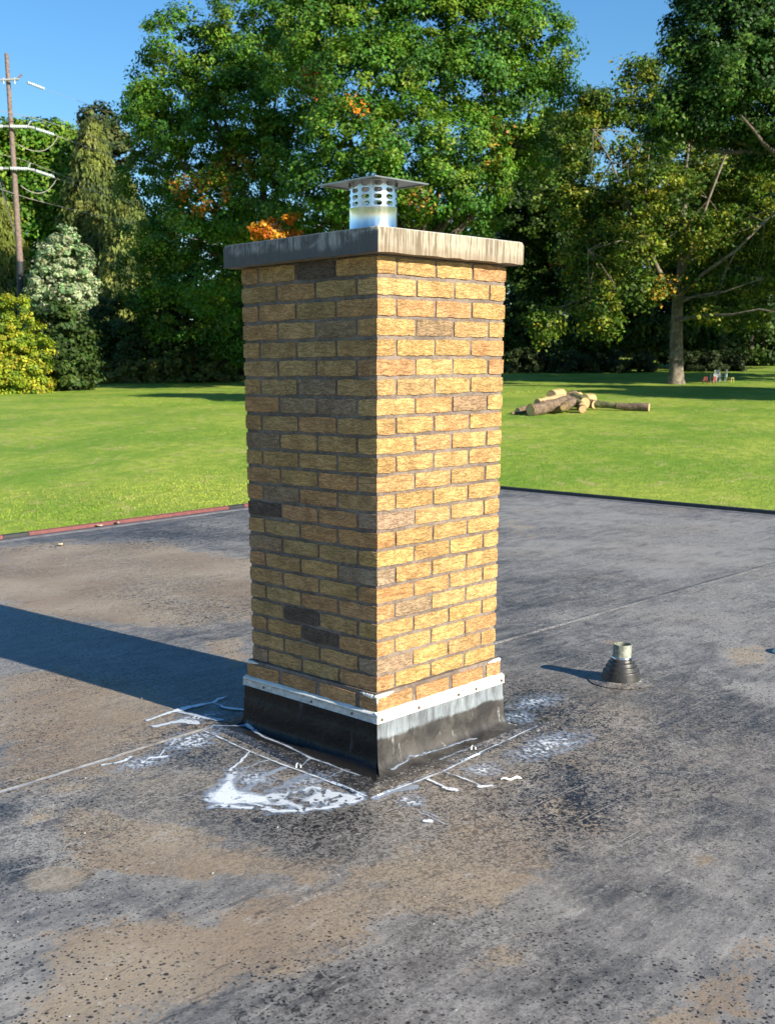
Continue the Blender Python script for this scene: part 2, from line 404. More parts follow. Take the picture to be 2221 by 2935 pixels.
q = np.stack([idx[:-1, :-1], idx[1:, :-1], idx[1:, 1:], idx[:-1, 1:]], -1).reshape(-1, 4)
me = bpy.data.meshes.new('roof_membrane'); me.vertices.add(len(co)); me.vertices.foreach_set('co', co.ravel().astype('f4'))
me.loops.add(q.size); me.loops.foreach_set('vertex_index', q.ravel().astype('i4'))
me.polygons.add(len(q)); me.polygons.foreach_set('loop_start', np.arange(0, q.size, 4, dtype='i4')); me.polygons.foreach_set('use_smooth', [True]*len(q))
a_ = me.attributes.new('stain', 'FLOAT_COLOR', 'POINT'); a_.data.foreach_set('color', fld.reshape(-1).astype('f4')); me.update()

def roof_material(name, wet=0.0):
    t = NT(name); o = t.geo()
    if wet == 0:
        st = t.n('SeparateColor'); t.set(st.inputs[0], t.attr('stain')); tanf, darkf, palef = st.outputs[0], st.outputs[1], st.outputs[2]
    else:
        tanf = darkf = palef = None
    big = t.noise(o, .55, 4, .55, .6); med = t.noise(o, 2.6, 6, .65, .8); fine = t.noise(o, 13, 5, .65, .5); grit = t.noise(o, 70, 3, .6)
    strk = t.noise(t.mapping(o, (1.1, 5.5, 1), rot=(0, 0, R(38))), 3.2, 6, .7, .6)
    d = t.math('MULTIPLY_ADD', big, .35, .12); d = t.math('MULTIPLY_ADD', med, .9, d); d = t.math('MULTIPLY_ADD', strk, 1.0, d); d = t.math('MULTIPLY_ADD', fine, .45, d)
    d = t.math('MULTIPLY_ADD', grit, .30, d)
    if wet == 0:
        d = t.math('MULTIPLY_ADD', darkf, -.45, d); d = t.math('MULTIPLY_ADD', palef, .55, d); d = t.math('MULTIPLY_ADD', tanf, .22, d)
    else: d = t.math('SUBTRACT', d, .42*wet)
    dust = t.ramp(d, 1.24, 1.84, 0, 1, False)
    c = t.mix(dust, (.032, .033, .037), (.275, .265, .25))
    if wet == 0:
        tf = t.math('MULTIPLY_ADD', t.math('SUBTRACT', med, .5), 1.2, tanf); tf = t.math('MULTIPLY_ADD', t.math('SUBTRACT', fine, .5), .9, tf); tf = t.math('MULTIPLY_ADD', t.math('SUBTRACT', grit, .5), .5, tf)
        tm = t.ramp(tf, .28, .56)
        tc = t.mix(t.ramp(t.noise(o, 1.3, 4), .35, .65), (.245, .18, .118), (.33, .268, .19))
        c = t.mix(t.math('MULTIPLY', tm, t.math('MULTIPLY_ADD', dust, .50, .40)), c, tc)
    # faint brownish drift over everything
    c = t.mix(t.ramp(t.noise(o, 1.1, 4, .6), .45, .8, 0, .5), c, t.mix(dust, (.06, .05, .04), (.27, .225, .165)))
    # crawling black mottle
    zone = t.ramp(t.noise(o, .9, 3, .5), .40, .62)
    w1 = t.noise(o, 58, 2.5, .55, 1.6); w2 = t.noise(o, 26, 3, .6, 1.2)
    worm = t.math('MAXIMUM', t.ramp(w1, .50, .56), t.math('MULTIPLY', t.ramp(w2, .56, .62), .8))
    sp = t.sep(o); 
    cx = t.math('SUBTRACT', sp[0], .35); cy = t.math('SUBTRACT', sp[1], .1)
    rr = t.math('SQRT', t.math('ADD', t.math('MULTIPLY', cx, cx), t.math('MULTIPLY', cy, cy)))
    near = t.ramp(t.math('MULTIPLY_ADD', med, .9, rr), 1.0, 2.3, 1, 0)
    wf = t.math('MULTIPLY', worm, t.math('MAXIMUM', t.math('MULTIPLY', near, .95), t.math('MULTIPLY_ADD', zone, .5, .12)))
    if wet == 0: wf = t.math('MULTIPLY', wf, t.math('MULTIPLY_ADD', darkf, 1.0, .9), clamp=True)
    c = t.mix(wf, t.mix(t.math('MULTIPLY', near, .5 if wet < .5 else .12), c, t.mix(t.ramp(med, .4, .6), (.20, .19, .175), (.26, .215, .16))), (.016, .017, .020))
    if wet == 0:
        dk = t.ramp(t.math('MULTIPLY_ADD', t.math('SUBTRACT', med, .5), .8, t.math('MULTIPLY_ADD', t.math('SUBTRACT', w2, .5), 2.2, t.math('MULTIPLY', darkf, .9))), .52, .74)
        c = t.mix(t.math('MULTIPLY', dk, .82), c, (.014, .0135, .015))
    # light flecks of dust between
    c = t.mix(t.math('MULTIPLY', t.ramp(t.noise(o, 95, 2, .5, .8), .6, .68), t.math('MULTIPLY_ADD', near, .5, .12)), c, (.40, .385, .35))
    # round dark drip spots, two sizes
    def spots(scale, keep, r0, r1, seed):
        v = t.voro(t.mapping(o, (1, 1, 0), loc=(seed, seed*2, 0)), scale, out=None); 
        dist = t.math('MULTIPLY_ADD', t.math('SUBTRACT', t.noise(o, scale*2.4, 2), .5), .32, v.outputs['Distance'])
        cs = t.sep(v.outputs['Color'])
        rad = t.math('MULTIPLY_ADD', cs[1], r1-r0, r0)
        inside = t.ramp(t.math('SUBTRACT', dist, rad), -.04, .03, 1, 0)
        return t.math('MULTIPLY', inside, t.math('LESS_THAN', cs[0], keep))
    s_near = t.ramp(t.math('MULTIPLY_ADD', t.math('SUBTRACT', t.noise(o, .8, 3), .5), 2.2, rr), .85, 1.7)
    far = t.ramp(rr, 2.6, 5.0, 1, .15)
    dens = t.math('MULTIPLY', t.math('MULTIPLY', s_near, far), t.ramp(t.noise(o, 2.1, 4, .6), .34, .54, .35, 1))
    sa = spots(56, .66, .12, .34, 3.3); sb = spots(92, .62, .14, .38, 7.1); sc = spots(34, .14, .12, .26, 1.7)
    sall = t.math('MAXIMUM', t.math('MAXIMUM', sa, t.math('MULTIPLY', sb, .85)), sc)
    c = t.mix(t.math('MULTIPLY', t.math('MULTIPLY', sall, dens), .96), c, (.012, .012, .013))
    # scuffs and scratches
    for rot, sc_, th in ((25, 2.2, .67), (-50, 1.7, .67), (75, 2.6, .69)):
        s1 = t.noise(t.mapping(o, (.7, 34, 1), rot=(0, 0, R(rot))), sc_, 3, .6, .25)
        s2 = t.ramp(t.noise(o, .9, 2), .52, .6)
        c = t.mix(t.math('MULTIPLY', t.math('MULTIPLY', t.ramp(s1, th-.04, th+.04), s2), .6), c, (.42, .41, .40) if rot != -50 else (.04, .04, .045))
    # tide lines where puddles dried, and short dark rubs
    for sc_, lv, wd, cc_, st_ in ((1.7, .52, .006, (.40, .39, .37), .55), (3.1, .47, .008, (.38, .37, .35), .4), (1.1, .44, .004, (.05, .045, .04), .6)):
        nz = t.noise(o, sc_, 7, .62, .4); ln = t.ramp(t.math('ABSOLUTE', t.math('SUBTRACT', nz, lv)), 0, wd, 1, 0)
        c = t.mix(t.math('MULTIPLY', t.math('MULTIPLY', ln, t.ramp(t.noise(o, .8+sc_*.3, 2), .5, .6)), st_), c, cc_)
    rub = t.noise(t.mapping(o, (2.2, 13, 1), rot=(0, 0, R(-38))), 2.0, 4, .6, .5)
    c = t.mix(t.math('MULTIPLY', t.math('MULTIPLY', t.ramp(rub, .60, .67), t.ramp(fine, .38, .55)), .6), c, (.035, .036, .042))
    pal = t.noise(t.mapping(o, (3, 12, 1), rot=(0, 0, R(42))), 2.6, 5, .65, .8)
    c = t.mix(t.math('MULTIPLY', t.math('MULTIPLY', t.ramp(pal, .58, .68), t.ramp(grit, .40, .58)), .5), c, (.42, .41, .39))
    # drying rings
    rv = t.voro(t.mapping(o, (1, 1, 0)), 1.35, out=None); rd = t.math('MULTIPLY_ADD', t.math('SUBTRACT', med, .5), .10, rv.outputs['Distance'])
    ring = t.math('MULTIPLY', t.ramp(t.math('ABSOLUTE', t.math('SUBTRACT', rd, .13)), 0, .012, 1, 0), t.math('LESS_THAN', t.sep(rv.outputs['Color'])[0], .35))
    c = t.mix(t.math('MULTIPLY', ring, .4), c, (.10, .085, .065))
    c = t.mix(t.math('MULTIPLY', t.math('MULTIPLY', t.ramp(rd, .10, .13, 1, 0), t.math('LESS_THAN', t.sep(rv.outputs['Color'])[0], .35)), .5), c, (.30, .245, .17))
    h = t.math('ADD', t.math('MULTIPLY', fine, .5), t.math('MULTIPLY', grit, .25)); h = t.math('MULTIPLY_ADD', w1, .35, h); h = t.math('MULTIPLY_ADD', med, 1.2, h)
    rough = t.math('MULTIPLY_ADD', dust, .30, .42 if wet == 0 else .3); rough = t.math('MULTIPLY_ADD', wf, -.12, rough)
    return t.fin(c, rough, t.bump(h, .42, .009), spec=.45)
m_roof = roof_material('rubber_roof')
link_mesh('roof_membrane', me, m_roof, bld)
m_skirt = roof_material('rubber_flashing_sheet', 1.0); m_flange = roof_material('rubber_flange', .04)
wm = simple('painted_block_wall', (.35, .31, .26), .8)
b = MB()
b.box((-7.9, -6.9, -4.0), (7.55, 5.75, -.03)); b.build('wall', wm, bld)
m_red = simple('red_edge_metal', (.15, .045, .040), .45, .2, 20, .1)
m_blk = simple('black_edge_metal', (.018, .018, .02), .5, .3, 20, .2)
m_grey = simple('grey_edge_lap', (.13, .13, .135), .6, .3, 9, .3)
def edge_piece(x0, x1, mat):
    b = MB()
    pr = [(-.035, .004), (-.03, .034), (-.008, .040), (.018, .036), (.022, -.12)]
    vs = []; 
    for x in (x0, x1):
        for dy, z in pr: vs.append((x, yl(x)+dy, z))
    n = len(pr); b.add(vs, [(i, i+1, n+i+1, n+i) for i in range(n-1)] + [tuple(range(n))[::-1], tuple(range(n, 2*n))])
    b.build('edge_trim', mat, bld)
xs = [(-8, -4.9, 0), (-4.895, -1.9, 0), (-1.895, 1.87, 0), (1.875, 2.13, 1), (2.135, 4.55, 0), (4.555, 4.77, 1), (4.775, 7.99, 0)]
for a0, a1, kk in xs: edge_piece(a0, a1, m_blk if kk else m_red)
for y0, y1 in ((-7, -3.5), (-3.495, -.4), (-.395, 2.7), (2.705, 5.0), (5.005, 6.62)):
    b = MB(); pr = [(-.035, .004), (-.03, .034), (-.008, .042), (.02, .038), (.026, -.14)]; vs = []
    for y in (y0, y1):
        for dx, z in pr: vs.append((xr(y)+dx, y, z))
    n = 5; b.add(vs, [(i, i+1, n+i+1, n+i) for i in range(n-1)] + [tuple(range(n))[::-1], tuple(range(n, 2*n))]); b.build('edge_trim', m_blk, bld)
# lap strips of membrane along the edges and the sheet seams
def lap(pts, w, mat, z=.004, name='seam_lap', seed=0):
    pts = [Vector((p[0], p[1], 0)) for p in pts]; out = []
    for a0, a1 in zip(pts[:-1], pts[1:]):
        n = max(2, int((a1-a0).length/.12))
        out += [a0.lerp(a1, i/n) for i in range(n)]
    out.append(pts[-1]); b = MB(); vs = []
    for i, p in enumerate(out):
        d = (out[min(i+1, len(out)-1)] - out[max(i-1, 0)]).normalized(); s_ = Vector((-d.y, d.x, 0))
        j = .002*math.sin(i*1.7+seed) + .002*random.uniform(-1, 1)
        vs += [p - s_*(w/2+.004) + Vector((0, 0, .0)), p - s_*(w/2+j) + Vector((0, 0, z)), p + s_*(w/2+j) + Vector((0, 0, z)), p + s_*(w/2+.004)]
    fs = []
    for i in range(len(out)-1):
        for k_ in range(3): fs.append((4*i+k_, 4*i+k_+1, 4*i+k_+5, 4*i+k_+4))
    b.add(vs, fs, True); return b.build(name, mat, bld)
m_lap = roof_material('rubber_lap', .5)
m_bead = simple('seam_bead', (.17, .16, .145), .7, .5, 14, .4)
lap([(-8, .80), (-1.1, .80), (-.15, .835)], .007, m_bead, .006, 'seam_bead')
m_pale = roof_material('rubber_lap_pale', -.14)
lap([(.93, .86), (2.05, .86), (5.2, .84), (7.85, .84)], .035, m_pale, .0025)
lap([(0, -.93), (-.035, -1.096), (-.078, -1.548), (-.2, -2.6), (-.3, -7)], .035, m_pale, .0025)
lap([(-8, yl(-8)-.10), (7.9, yl(7.9)-.10)], .13, m_grey, .005)
lap([(xr(-7)-.09, -7), (xr(6.5)-.09, 6.5)], .10, m_grey, .005)

# ------------------------------------------------------------------ chimney
chim = empty('brick_chimney', (0, 0, 0))
tag(chim, 'tall square tan brick chimney standing on the flat roof', 'chimney')
S = .701; CH = .0659; ZT = 1.80; JT = .0105; BH = CH - JT
t = NT('rug_face_brick'); oi = t.n('ObjectInfo'); o = t.coord()
off = t.n('VectorMath', operation='SCALE'); t.set(off.inputs[0], o); off.inputs['Scale'].default_value = 1.0
ad = t.n('VectorMath', operation='ADD'); t.set(ad.inputs[0], o); 
cmb = t.n('CombineXYZ'); rs = t.math('MULTIPLY', oi.outputs['Random'], 37.0); t.set(cmb.inputs[0], rs); t.set(cmb.inputs[1], rs); t.set(cmb.inputs[2], rs); t.set(ad.inputs[1], cmb.outputs[0])
pv = ad.outputs[0]
wv = t.noise(t.mapping(pv, (1, 1, 3.8)), 21, 3, .55, 1.1); wv2 = t.noise(t.mapping(pv, (1, 1, 2.2)), 75, 3, .6, .6)
ridge = t.math('ABSOLUTE', t.math('SUBTRACT', wv, .5)); crev = t.ramp(ridge, 0, .055)
h = t.math('MULTIPLY_ADD', wv2, .45, t.math('MULTIPLY', crev, .8)); h = t.math('MULTIPLY_ADD', t.noise(pv, 9, 2), .6, h)
bc = oi.outputs['Color']
v1 = t.mix(t.ramp(t.noise(pv, 14, 4, .6), .3, .7), t.mix(1.0, bc, (.80, .78, .76), 'MULTIPLY'), t.mix(1.0, bc, (1.14, 1.14, 1.12), 'MULTIPLY'))
pits = t.ramp(t.noise(pv, 130, 2, .5), .66, .72)
v1 = t.mix(t.math('MULTIPLY', pits, .55), v1, t.mix(1.0, bc, (.28, .25, .24), 'MULTIPLY'))
v1 = t.mix(t.math('MULTIPLY', t.ramp(t.noise(pv, 60, 3, .6), .62, .72), .3), v1, (.55, .45, .3))
m_brick = t.fin(v1, .85, t.bump(h, .85, .0045), spec=.25)
t = NT('grey_brown_mortar'); o = t.coord(); n = t.noise(o, 60, 5, .7); n2 = t.noise(o, 6, 3)
m_mortar = t.fin(t.mix(t.ramp(t.math('MULTIPLY_ADD', n, .5, t.math('MULTIPLY', n2, .5)), .38, .62), (.125, .10, .085), (.24, .195, .16)), .9, t.bump(n, .8, .006), spec=.2)
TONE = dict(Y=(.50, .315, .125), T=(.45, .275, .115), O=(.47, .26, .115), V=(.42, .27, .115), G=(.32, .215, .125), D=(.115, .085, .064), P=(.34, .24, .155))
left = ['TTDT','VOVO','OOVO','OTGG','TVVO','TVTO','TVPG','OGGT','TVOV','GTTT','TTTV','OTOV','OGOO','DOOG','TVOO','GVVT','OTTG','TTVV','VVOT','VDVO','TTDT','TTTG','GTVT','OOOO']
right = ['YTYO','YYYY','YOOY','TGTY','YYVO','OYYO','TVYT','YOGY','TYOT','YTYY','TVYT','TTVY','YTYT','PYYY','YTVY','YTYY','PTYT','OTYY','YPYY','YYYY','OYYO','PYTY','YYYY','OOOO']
def brick_mesh(seed, L=.193, Wd=.092, H=BH, a=6, b_=3, c=2):
    r_ = random.Random(seed); bm = bmesh.new(); g = {}
    for i in range(a+1):
        for j in range(b_+1):
            for k_ in range(c+1):
                if i in (0, a) or j in (0, b_) or k_ in (0, c):
                    x = (i/a-.5)*L; y = (j/b_-.5)*Wd; z = (k_/c-.5)*H
                    ed = (i in (0, a)) + (j in (0, b_)) + (k_ in (0, c))
                    jit = .0013
                    x += r_.uniform(-1, 1)*jit; y += r_.uniform(-1, 1)*jit*.9; z += r_.uniform(-1, 1)*(.0022 if ed >= 2 else .0012)
                    if ed >= 2: x *= .994; y *= .978; z *= .965
                    if ed == 3: x *= .99; y *= .98; z *= .95
                    g[i, j, k_] = bm.verts.new((x, y, z))
    def quad(p): bm.faces.new([g[q_] for q_ in p])
    for i in range(a):
        for j in range(b_):
            quad([(i, j, 0), (i, j+1, 0), (i+1, j+1, 0), (i+1, j, 0)]); quad([(i, j, c), (i+1, j, c), (i+1, j+1, c), (i, j+1, c)])
        for k_ in range(c):
            quad([(i, 0, k_), (i+1, 0, k_), (i+1, 0, k_+1), (i, 0, k_+1)]); quad([(i, b_, k_), (i, b_, k_+1), (i+1, b_, k_+1), (i+1, b_, k_)])
    for j in range(b_):
        for k_ in range(c):
            quad([(0, j, k_), (0, j, k_+1), (0, j+1, k_+1), (0, j+1, k_)]); quad([(a, j, k_), (a, j+1, k_), (a, j+1, k_+1), (a, j, k_+1)])
    me = bpy.data.meshes.new('brick'); bm.to_mesh(me); bm.free(); me.materials.append(m_brick); return me
BM = [brick_mesh(s_) for s_ in range(14)]
def put_brick(cx, cy, cz, along_y, tone):
    ob = bpy.data.objects.new('brick', random.choice(BM)); col.objects.link(ob); ob.parent = chim
    ob.location = (cx + random.uniform(-1, 1)*.0008, cy + random.uniform(-1, 1)*.0008, cz + random.uniform(-1, 1)*.0008)
    fl = random.choice((0, math.pi)); ob.rotation_euler = (random.uniform(-1, 1)*.004, random.uniform(-1, 1)*.004, (math.pi/2 if along_y else 0) + fl + random.uniform(-1, 1)*.005)
    k_ = random.uniform(.92, 1.08); c = TONE[tone]; ob.color = (c[0]*k_*random.uniform(.97, 1.03), c[1]*k_, c[2]*k_*random.uniform(.93, 1.07), 1)
BL, BW = .193, .092
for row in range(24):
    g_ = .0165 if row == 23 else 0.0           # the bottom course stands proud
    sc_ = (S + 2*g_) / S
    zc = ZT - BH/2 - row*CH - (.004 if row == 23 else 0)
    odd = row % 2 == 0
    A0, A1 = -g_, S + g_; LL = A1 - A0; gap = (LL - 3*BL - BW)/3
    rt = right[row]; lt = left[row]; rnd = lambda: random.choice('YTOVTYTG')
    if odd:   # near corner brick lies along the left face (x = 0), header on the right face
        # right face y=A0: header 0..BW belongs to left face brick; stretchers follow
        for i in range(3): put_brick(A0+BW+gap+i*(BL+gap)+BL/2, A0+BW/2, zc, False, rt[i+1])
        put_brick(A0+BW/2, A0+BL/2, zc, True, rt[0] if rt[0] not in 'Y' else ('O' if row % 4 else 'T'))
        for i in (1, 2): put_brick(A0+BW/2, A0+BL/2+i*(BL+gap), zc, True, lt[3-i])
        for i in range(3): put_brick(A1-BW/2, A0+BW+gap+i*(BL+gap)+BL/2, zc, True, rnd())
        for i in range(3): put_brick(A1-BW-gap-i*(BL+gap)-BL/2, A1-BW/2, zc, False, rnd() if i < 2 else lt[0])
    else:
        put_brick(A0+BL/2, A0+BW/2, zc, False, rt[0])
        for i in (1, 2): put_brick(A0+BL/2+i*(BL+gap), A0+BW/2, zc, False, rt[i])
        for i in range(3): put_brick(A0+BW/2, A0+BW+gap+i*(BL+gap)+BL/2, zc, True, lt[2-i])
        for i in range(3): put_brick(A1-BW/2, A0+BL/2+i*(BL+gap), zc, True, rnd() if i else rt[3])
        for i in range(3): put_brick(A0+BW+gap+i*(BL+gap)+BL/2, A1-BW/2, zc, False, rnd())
b = MB(); e = .0055
def wavy_core(b, x0, x1, z0, z1):
    n = 22; nz = max(2, int((z1-z0)/.022)); per = [(x0+(x1-x0)*i/n, x0) for i in range(n)] + [(x1, x0+(x1-x0)*i/n) for i in range(n)] + [(x1-(x1-x0)*i/n, x1) for i in range(n)] + [(x0, x1-(x1-x0)*i/n) for i in range(n)]
    vs = []; m_ = len(per)
    for k_ in range(nz+1):
        for (x, y) in per: vs.append((x+random.uniform(-1, 1)*.0016, y+random.uniform(-1, 1)*.0016, z0+(z1-z0)*k_/nz))
    fs = [(k_*m_+i, k_*m_+(i+1) % m_, (k_+1)*m_+(i+1) % m_, (k_+1)*m_+i) for k_ in range(nz) for i in range(m_)]
    b.add(vs, fs)
    b.add([(x0, x0, z1), (x1, x0, z1), (x1, x1, z1), (x0, x1, z1)], [(0, 1, 2, 3)])
wavy_core(b, e, S-e, .27, ZT+.004)
wavy_core(b, -.0165+e, S+.0165-e, .10, .2935)
b.build('mortar', m_mortar, chim)

# concrete crown slab
t = NT('stained_concrete'); o = t.coord(); sp = t.sep(o)
st1 = t.noise(t.mapping(o, (85, 85, 3.6)), 1.0, 4, .6, .35); st2 = t.noise(t.mapping(o, (110, 110, 6)), 1.0, 3, .6, .3); nn = t.noise(o, 22, 5, .65); nb = t.noise(o, 5, 4, .6)
drip = t.math('MAXIMUM', t.ramp(st1, .53, .58), t.math('MULTIPLY', t.ramp(st2, .54, .60), .85))
cl = t.mix(t.ramp(nb, .35, .7), (.40, .35, .26), (.30, .26, .20))
cl = t.mix(t.math('MULTIPLY', drip, .78), cl, (.11, .078, .045))
low = t.ramp(t.math('MULTIPLY_ADD', t.math('SUBTRACT', nb, .5), .05, sp[2]), 1.815, 1.842, 1, 0)
cl = t.mix(t.math('MULTIPLY', low, .5), cl, (.20, .145, .09))
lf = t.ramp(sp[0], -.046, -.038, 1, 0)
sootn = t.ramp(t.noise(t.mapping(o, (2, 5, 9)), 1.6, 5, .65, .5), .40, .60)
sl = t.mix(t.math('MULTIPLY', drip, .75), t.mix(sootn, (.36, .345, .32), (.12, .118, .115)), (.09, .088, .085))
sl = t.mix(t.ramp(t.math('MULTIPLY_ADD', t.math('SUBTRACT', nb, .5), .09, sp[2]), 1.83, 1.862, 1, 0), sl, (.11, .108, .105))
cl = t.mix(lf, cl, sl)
topm = t.ramp(sp[2], 1.880, 1.886); cl = t.mix(topm, cl, t.mix(nn, (.34, .35, .34), (.50, .50, .48)))
pit = t.ramp(t.voro(o, 130), .10, .16, 1, 0); pit = t.math('MULTIPLY', pit, t.ramp(t.noise(o, 16, 2), .5, .6)); cl = t.mix(t.math('MULTIPLY', pit, .8), cl, (.05, .04, .03))
m_conc = t.fin(cl, .8, t.bump(t.math('ADD', t.math('MULTIPLY', drip, -.4), nn), .7, .004), spec=.3)
bm = bmesh.new(); c0, c1, z0, z1 = -.046, S+.046, 1.8062, 1.8886
bmesh.ops.create_cube(bm, size=1)
for v in bm.verts: v.co = Vector((c0 if v.co.x < 0 else c1, c0 if v.co.y < 0 else c1, z0 if v.co.z < 0 else z1))
bmesh.ops.subdivide_edges(bm, edges=bm.edges[:], cuts=20, use_grid_fill=True)
for v in bm.verts:
    x, y, z = v.co; ex = min(x-c0, c1-x, y-c0, c1-y)
    if z > z1-.001: v.co.z = z1 + min(ex, .3)*.03 - (.004 if ex < .001 else 0) + .0012*(random.random()-.5)
    onx = abs(x-c0) < 1e-4 or abs(x-c1) < 1e-4; ony = abs(y-c0) < 1e-4 or abs(y-c1) < 1e-4
    w = .0022*(float(fbm(np.array((x+y)*14.), np.array(z*20.+x*3), 3, 3))-.5)*2
    if onx and not ony: v.co.x += w
    if ony and not onx: v.co.y += w
    if onx and ony:    # soften the vertical corners, most at the right hand one
        s_ = .007*max(0, (z-z1+.015)/.015) + .002
        v.co.x += s_ if x < .3 else -s_; v.co.y += s_ if y < .3 else -s_
        if z > z1-.001: v.co.z -= .003
    if z < z0+.001 and ex < .001: v.co.z += .0015*random.uniform(-1, 1.5)
me = bpy.data.meshes.new('concrete_crown'); bm.to_mesh(me); bm.free(); me.polygons.foreach_set('use_smooth', [False]*len(me.polygons))
link_mesh('concrete_crown', me, m_conc, chim)
mp = MB(); mp.box((.012, .012, 1.8005), (S-.012, S-.012, 1.8058)); mp.build('crown_bedding', m_mortar, chim)

# membrane turned up round the foot, one sheet per side
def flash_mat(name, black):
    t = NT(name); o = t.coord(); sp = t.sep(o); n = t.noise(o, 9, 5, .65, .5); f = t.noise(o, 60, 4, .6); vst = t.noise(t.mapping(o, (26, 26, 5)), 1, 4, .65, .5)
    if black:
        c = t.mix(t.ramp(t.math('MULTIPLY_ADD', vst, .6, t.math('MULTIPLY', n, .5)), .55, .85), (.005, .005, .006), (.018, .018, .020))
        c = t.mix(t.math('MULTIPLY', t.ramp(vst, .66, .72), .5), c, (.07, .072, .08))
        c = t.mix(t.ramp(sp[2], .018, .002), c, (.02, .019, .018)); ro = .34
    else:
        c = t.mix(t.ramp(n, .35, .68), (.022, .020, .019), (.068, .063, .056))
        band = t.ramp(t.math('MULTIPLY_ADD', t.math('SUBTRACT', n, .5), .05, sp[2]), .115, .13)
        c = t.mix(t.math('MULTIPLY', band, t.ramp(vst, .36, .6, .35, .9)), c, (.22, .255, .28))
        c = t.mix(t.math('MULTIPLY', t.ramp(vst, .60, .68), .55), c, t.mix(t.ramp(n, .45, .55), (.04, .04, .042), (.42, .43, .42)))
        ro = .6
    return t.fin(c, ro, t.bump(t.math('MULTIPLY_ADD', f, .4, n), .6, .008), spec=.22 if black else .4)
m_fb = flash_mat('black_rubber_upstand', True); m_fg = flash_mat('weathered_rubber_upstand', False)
def upstand(side, mat, label=None):
    prof = [(.0235, .200), (.0245, .165), (.0255, .131), (.0275, .127), (.0285, .08), (.031, .045), (.037, .022), (.052, .010), (.075, .0055), (.10, .0045)]
    n = 44; vs = []
    for i in range(n+1):
        u_ = i/n
        for j, (o_, z) in enumerate(prof):
            w = .004*(float(fbm(np.array(u_*11.+side*7), np.array(z*16.+side), 8, 3))-.5)*2*(1 if 1 < j < 8 else .4)
            a = -o_ - w; bq = -o_ + u_*(S + 2*o_)          # mitred ends
            end = max(0, 1-abs(u_-round(u_))/.05) if (u_ < .05 or u_ > .95) else 0
            if 4 <= j: a -= .010*end*(j-3)/6
            vs.append((bq, a, z + (.003*float(fbm(np.array(u_*23.), np.array(j*.7), 4))if j > 6 else 0)))
    m_ = len(prof); fs = [(i*m_+j, i*m_+j+1, (i+1)*m_+j+1, (i+1)*m_+j) for i in range(n) for j in range(m_-1)]
    c = S/2; out = []
    for x, y, z in vs:
        x -= c; y -= c
        for _ in range(side): x, y = y, -x
        out.append((x+c, y+c, z))
    b = MB(); b.add(out, fs, True); ob = b.build('base_flashing', mat, chim)
    if label: ob['label'] = label
# side 0 faces -y (right in the picture), side 1 faces -x (left in the picture)
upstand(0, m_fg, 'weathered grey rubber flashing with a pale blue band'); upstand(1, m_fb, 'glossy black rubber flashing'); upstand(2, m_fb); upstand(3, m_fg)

t = NT('anodised_bar'); o = t.coord(); n = t.noise(o, 30, 4, .6)
m_bar = t.fin(t.mix(t.ramp(n, .35, .65), (.42, .42, .40), (.62, .61, .56)), .5, t.bump(n, .3, .003), .0)
m_seal = simple('white_sealant', (.66, .67, .62), .45, .08, 25, .5, .004)
m_screw = simple('rusty_screw', (.14, .10, .07), .5, .4, 60, .3, metal=.4)
def rot_side(v, side):
    x, y, z = v[0]-S/2, v[1]-S/2, v[2]
    for _ in range(side): x, y = y, -x
    return (x+S/2, y+S/2, z)
for side in range(4):
    o_ = .0275
    def bar_bit(x0, x1):
        b = MB(); pr = [(.0236, .187), (o_+.003, .1865), (o_+.001, .190), (o_, .207), (o_+.003, .2115), (.0236, .213)]
        vs = [(x, -a, z) for x in (x0, x1) for a, z in pr]; n = len(pr)
        b.add([rot_side(v, side) for v in vs], [(i, (i+1) % n, n+(i+1) % n, n+i) for i in range(n)] + [tuple(range(n))[::-1], tuple(range(n, 2*n))])
        return b.build('termination_bar', m_bar, chim)
    bars = [bar_bit(-.029, .46), bar_bit(.463, S+.029)] if side == 0 else [bar_bit(-.029, S+.0265)]
    for k_, xs_ in enumerate(((-.004, .20, .436, .545, S+.01), (.10, .38, .60), (.2, .5), (.2, .5))[side]):
        b = MB(); cc = rot_side((xs_, -o_-.001, .199), side)
        nrm = Vector(rot_side((xs_, -1, .199), side)) - Vector(rot_side((xs_, 0, .199), side))
        b.tube([Vector(cc)+nrm*.0, Vector(cc)+nrm*.003, Vector(cc)+nrm*.005], [.0058, .0055, .0030], 8)
        b.build('screw', m_screw, bars[0])
    # hand run bead of sealant over the bar, wobbly top edge
    n = 60; vs = []
    for i in range(n+1):
        u_ = i/n; x = -.0285 + u_*(S+.057); wob = .007*(float(fbm(np.array(u_*19.+side*5), np.array(1.), 6, 4))-.35)
        top = .223 + wob
        for a, z in ((.0236, .2125), (.0296 + .003*random.random(), .2150), (.0268, .220), (.0185, top), (.0150, top+.002)): vs.append((x, -a, z))
    b = MB(); b.add([rot_side(v, side) for v in vs], [(i*5+j, i*5+j+1, (i+1)*5+j+1, (i+1)*5+j) for i in range(n) for j in range(4)], True)
    b.build('sealant_bead', m_seal, chim)
def dab(c, rx, ry, rz, seed, name='sealant_dab', parent=chim):
    bm = bmesh.new(); bmesh.ops.create_icosphere(bm, subdivisions=3, radius=1)
    for v in bm.verts:
        k_ = 1+.5*(float(fbm(np.array(v.co.x*1.6+seed), np.array(v.co.y*1.6+v.co.z+seed), seed, 3))-.5)
        v.co = Vector((v.co.x*rx*k_, v.co.y*ry*k_, v.co.z*rz*k_))
    me = bpy.data.meshes.new(name); bm.to_mesh(me); bm.free(); me.polygons.foreach_set('use_smooth', [True]*len(me.polygons))
    ob = link_mesh(name, me, m_seal, parent); ob.location = c
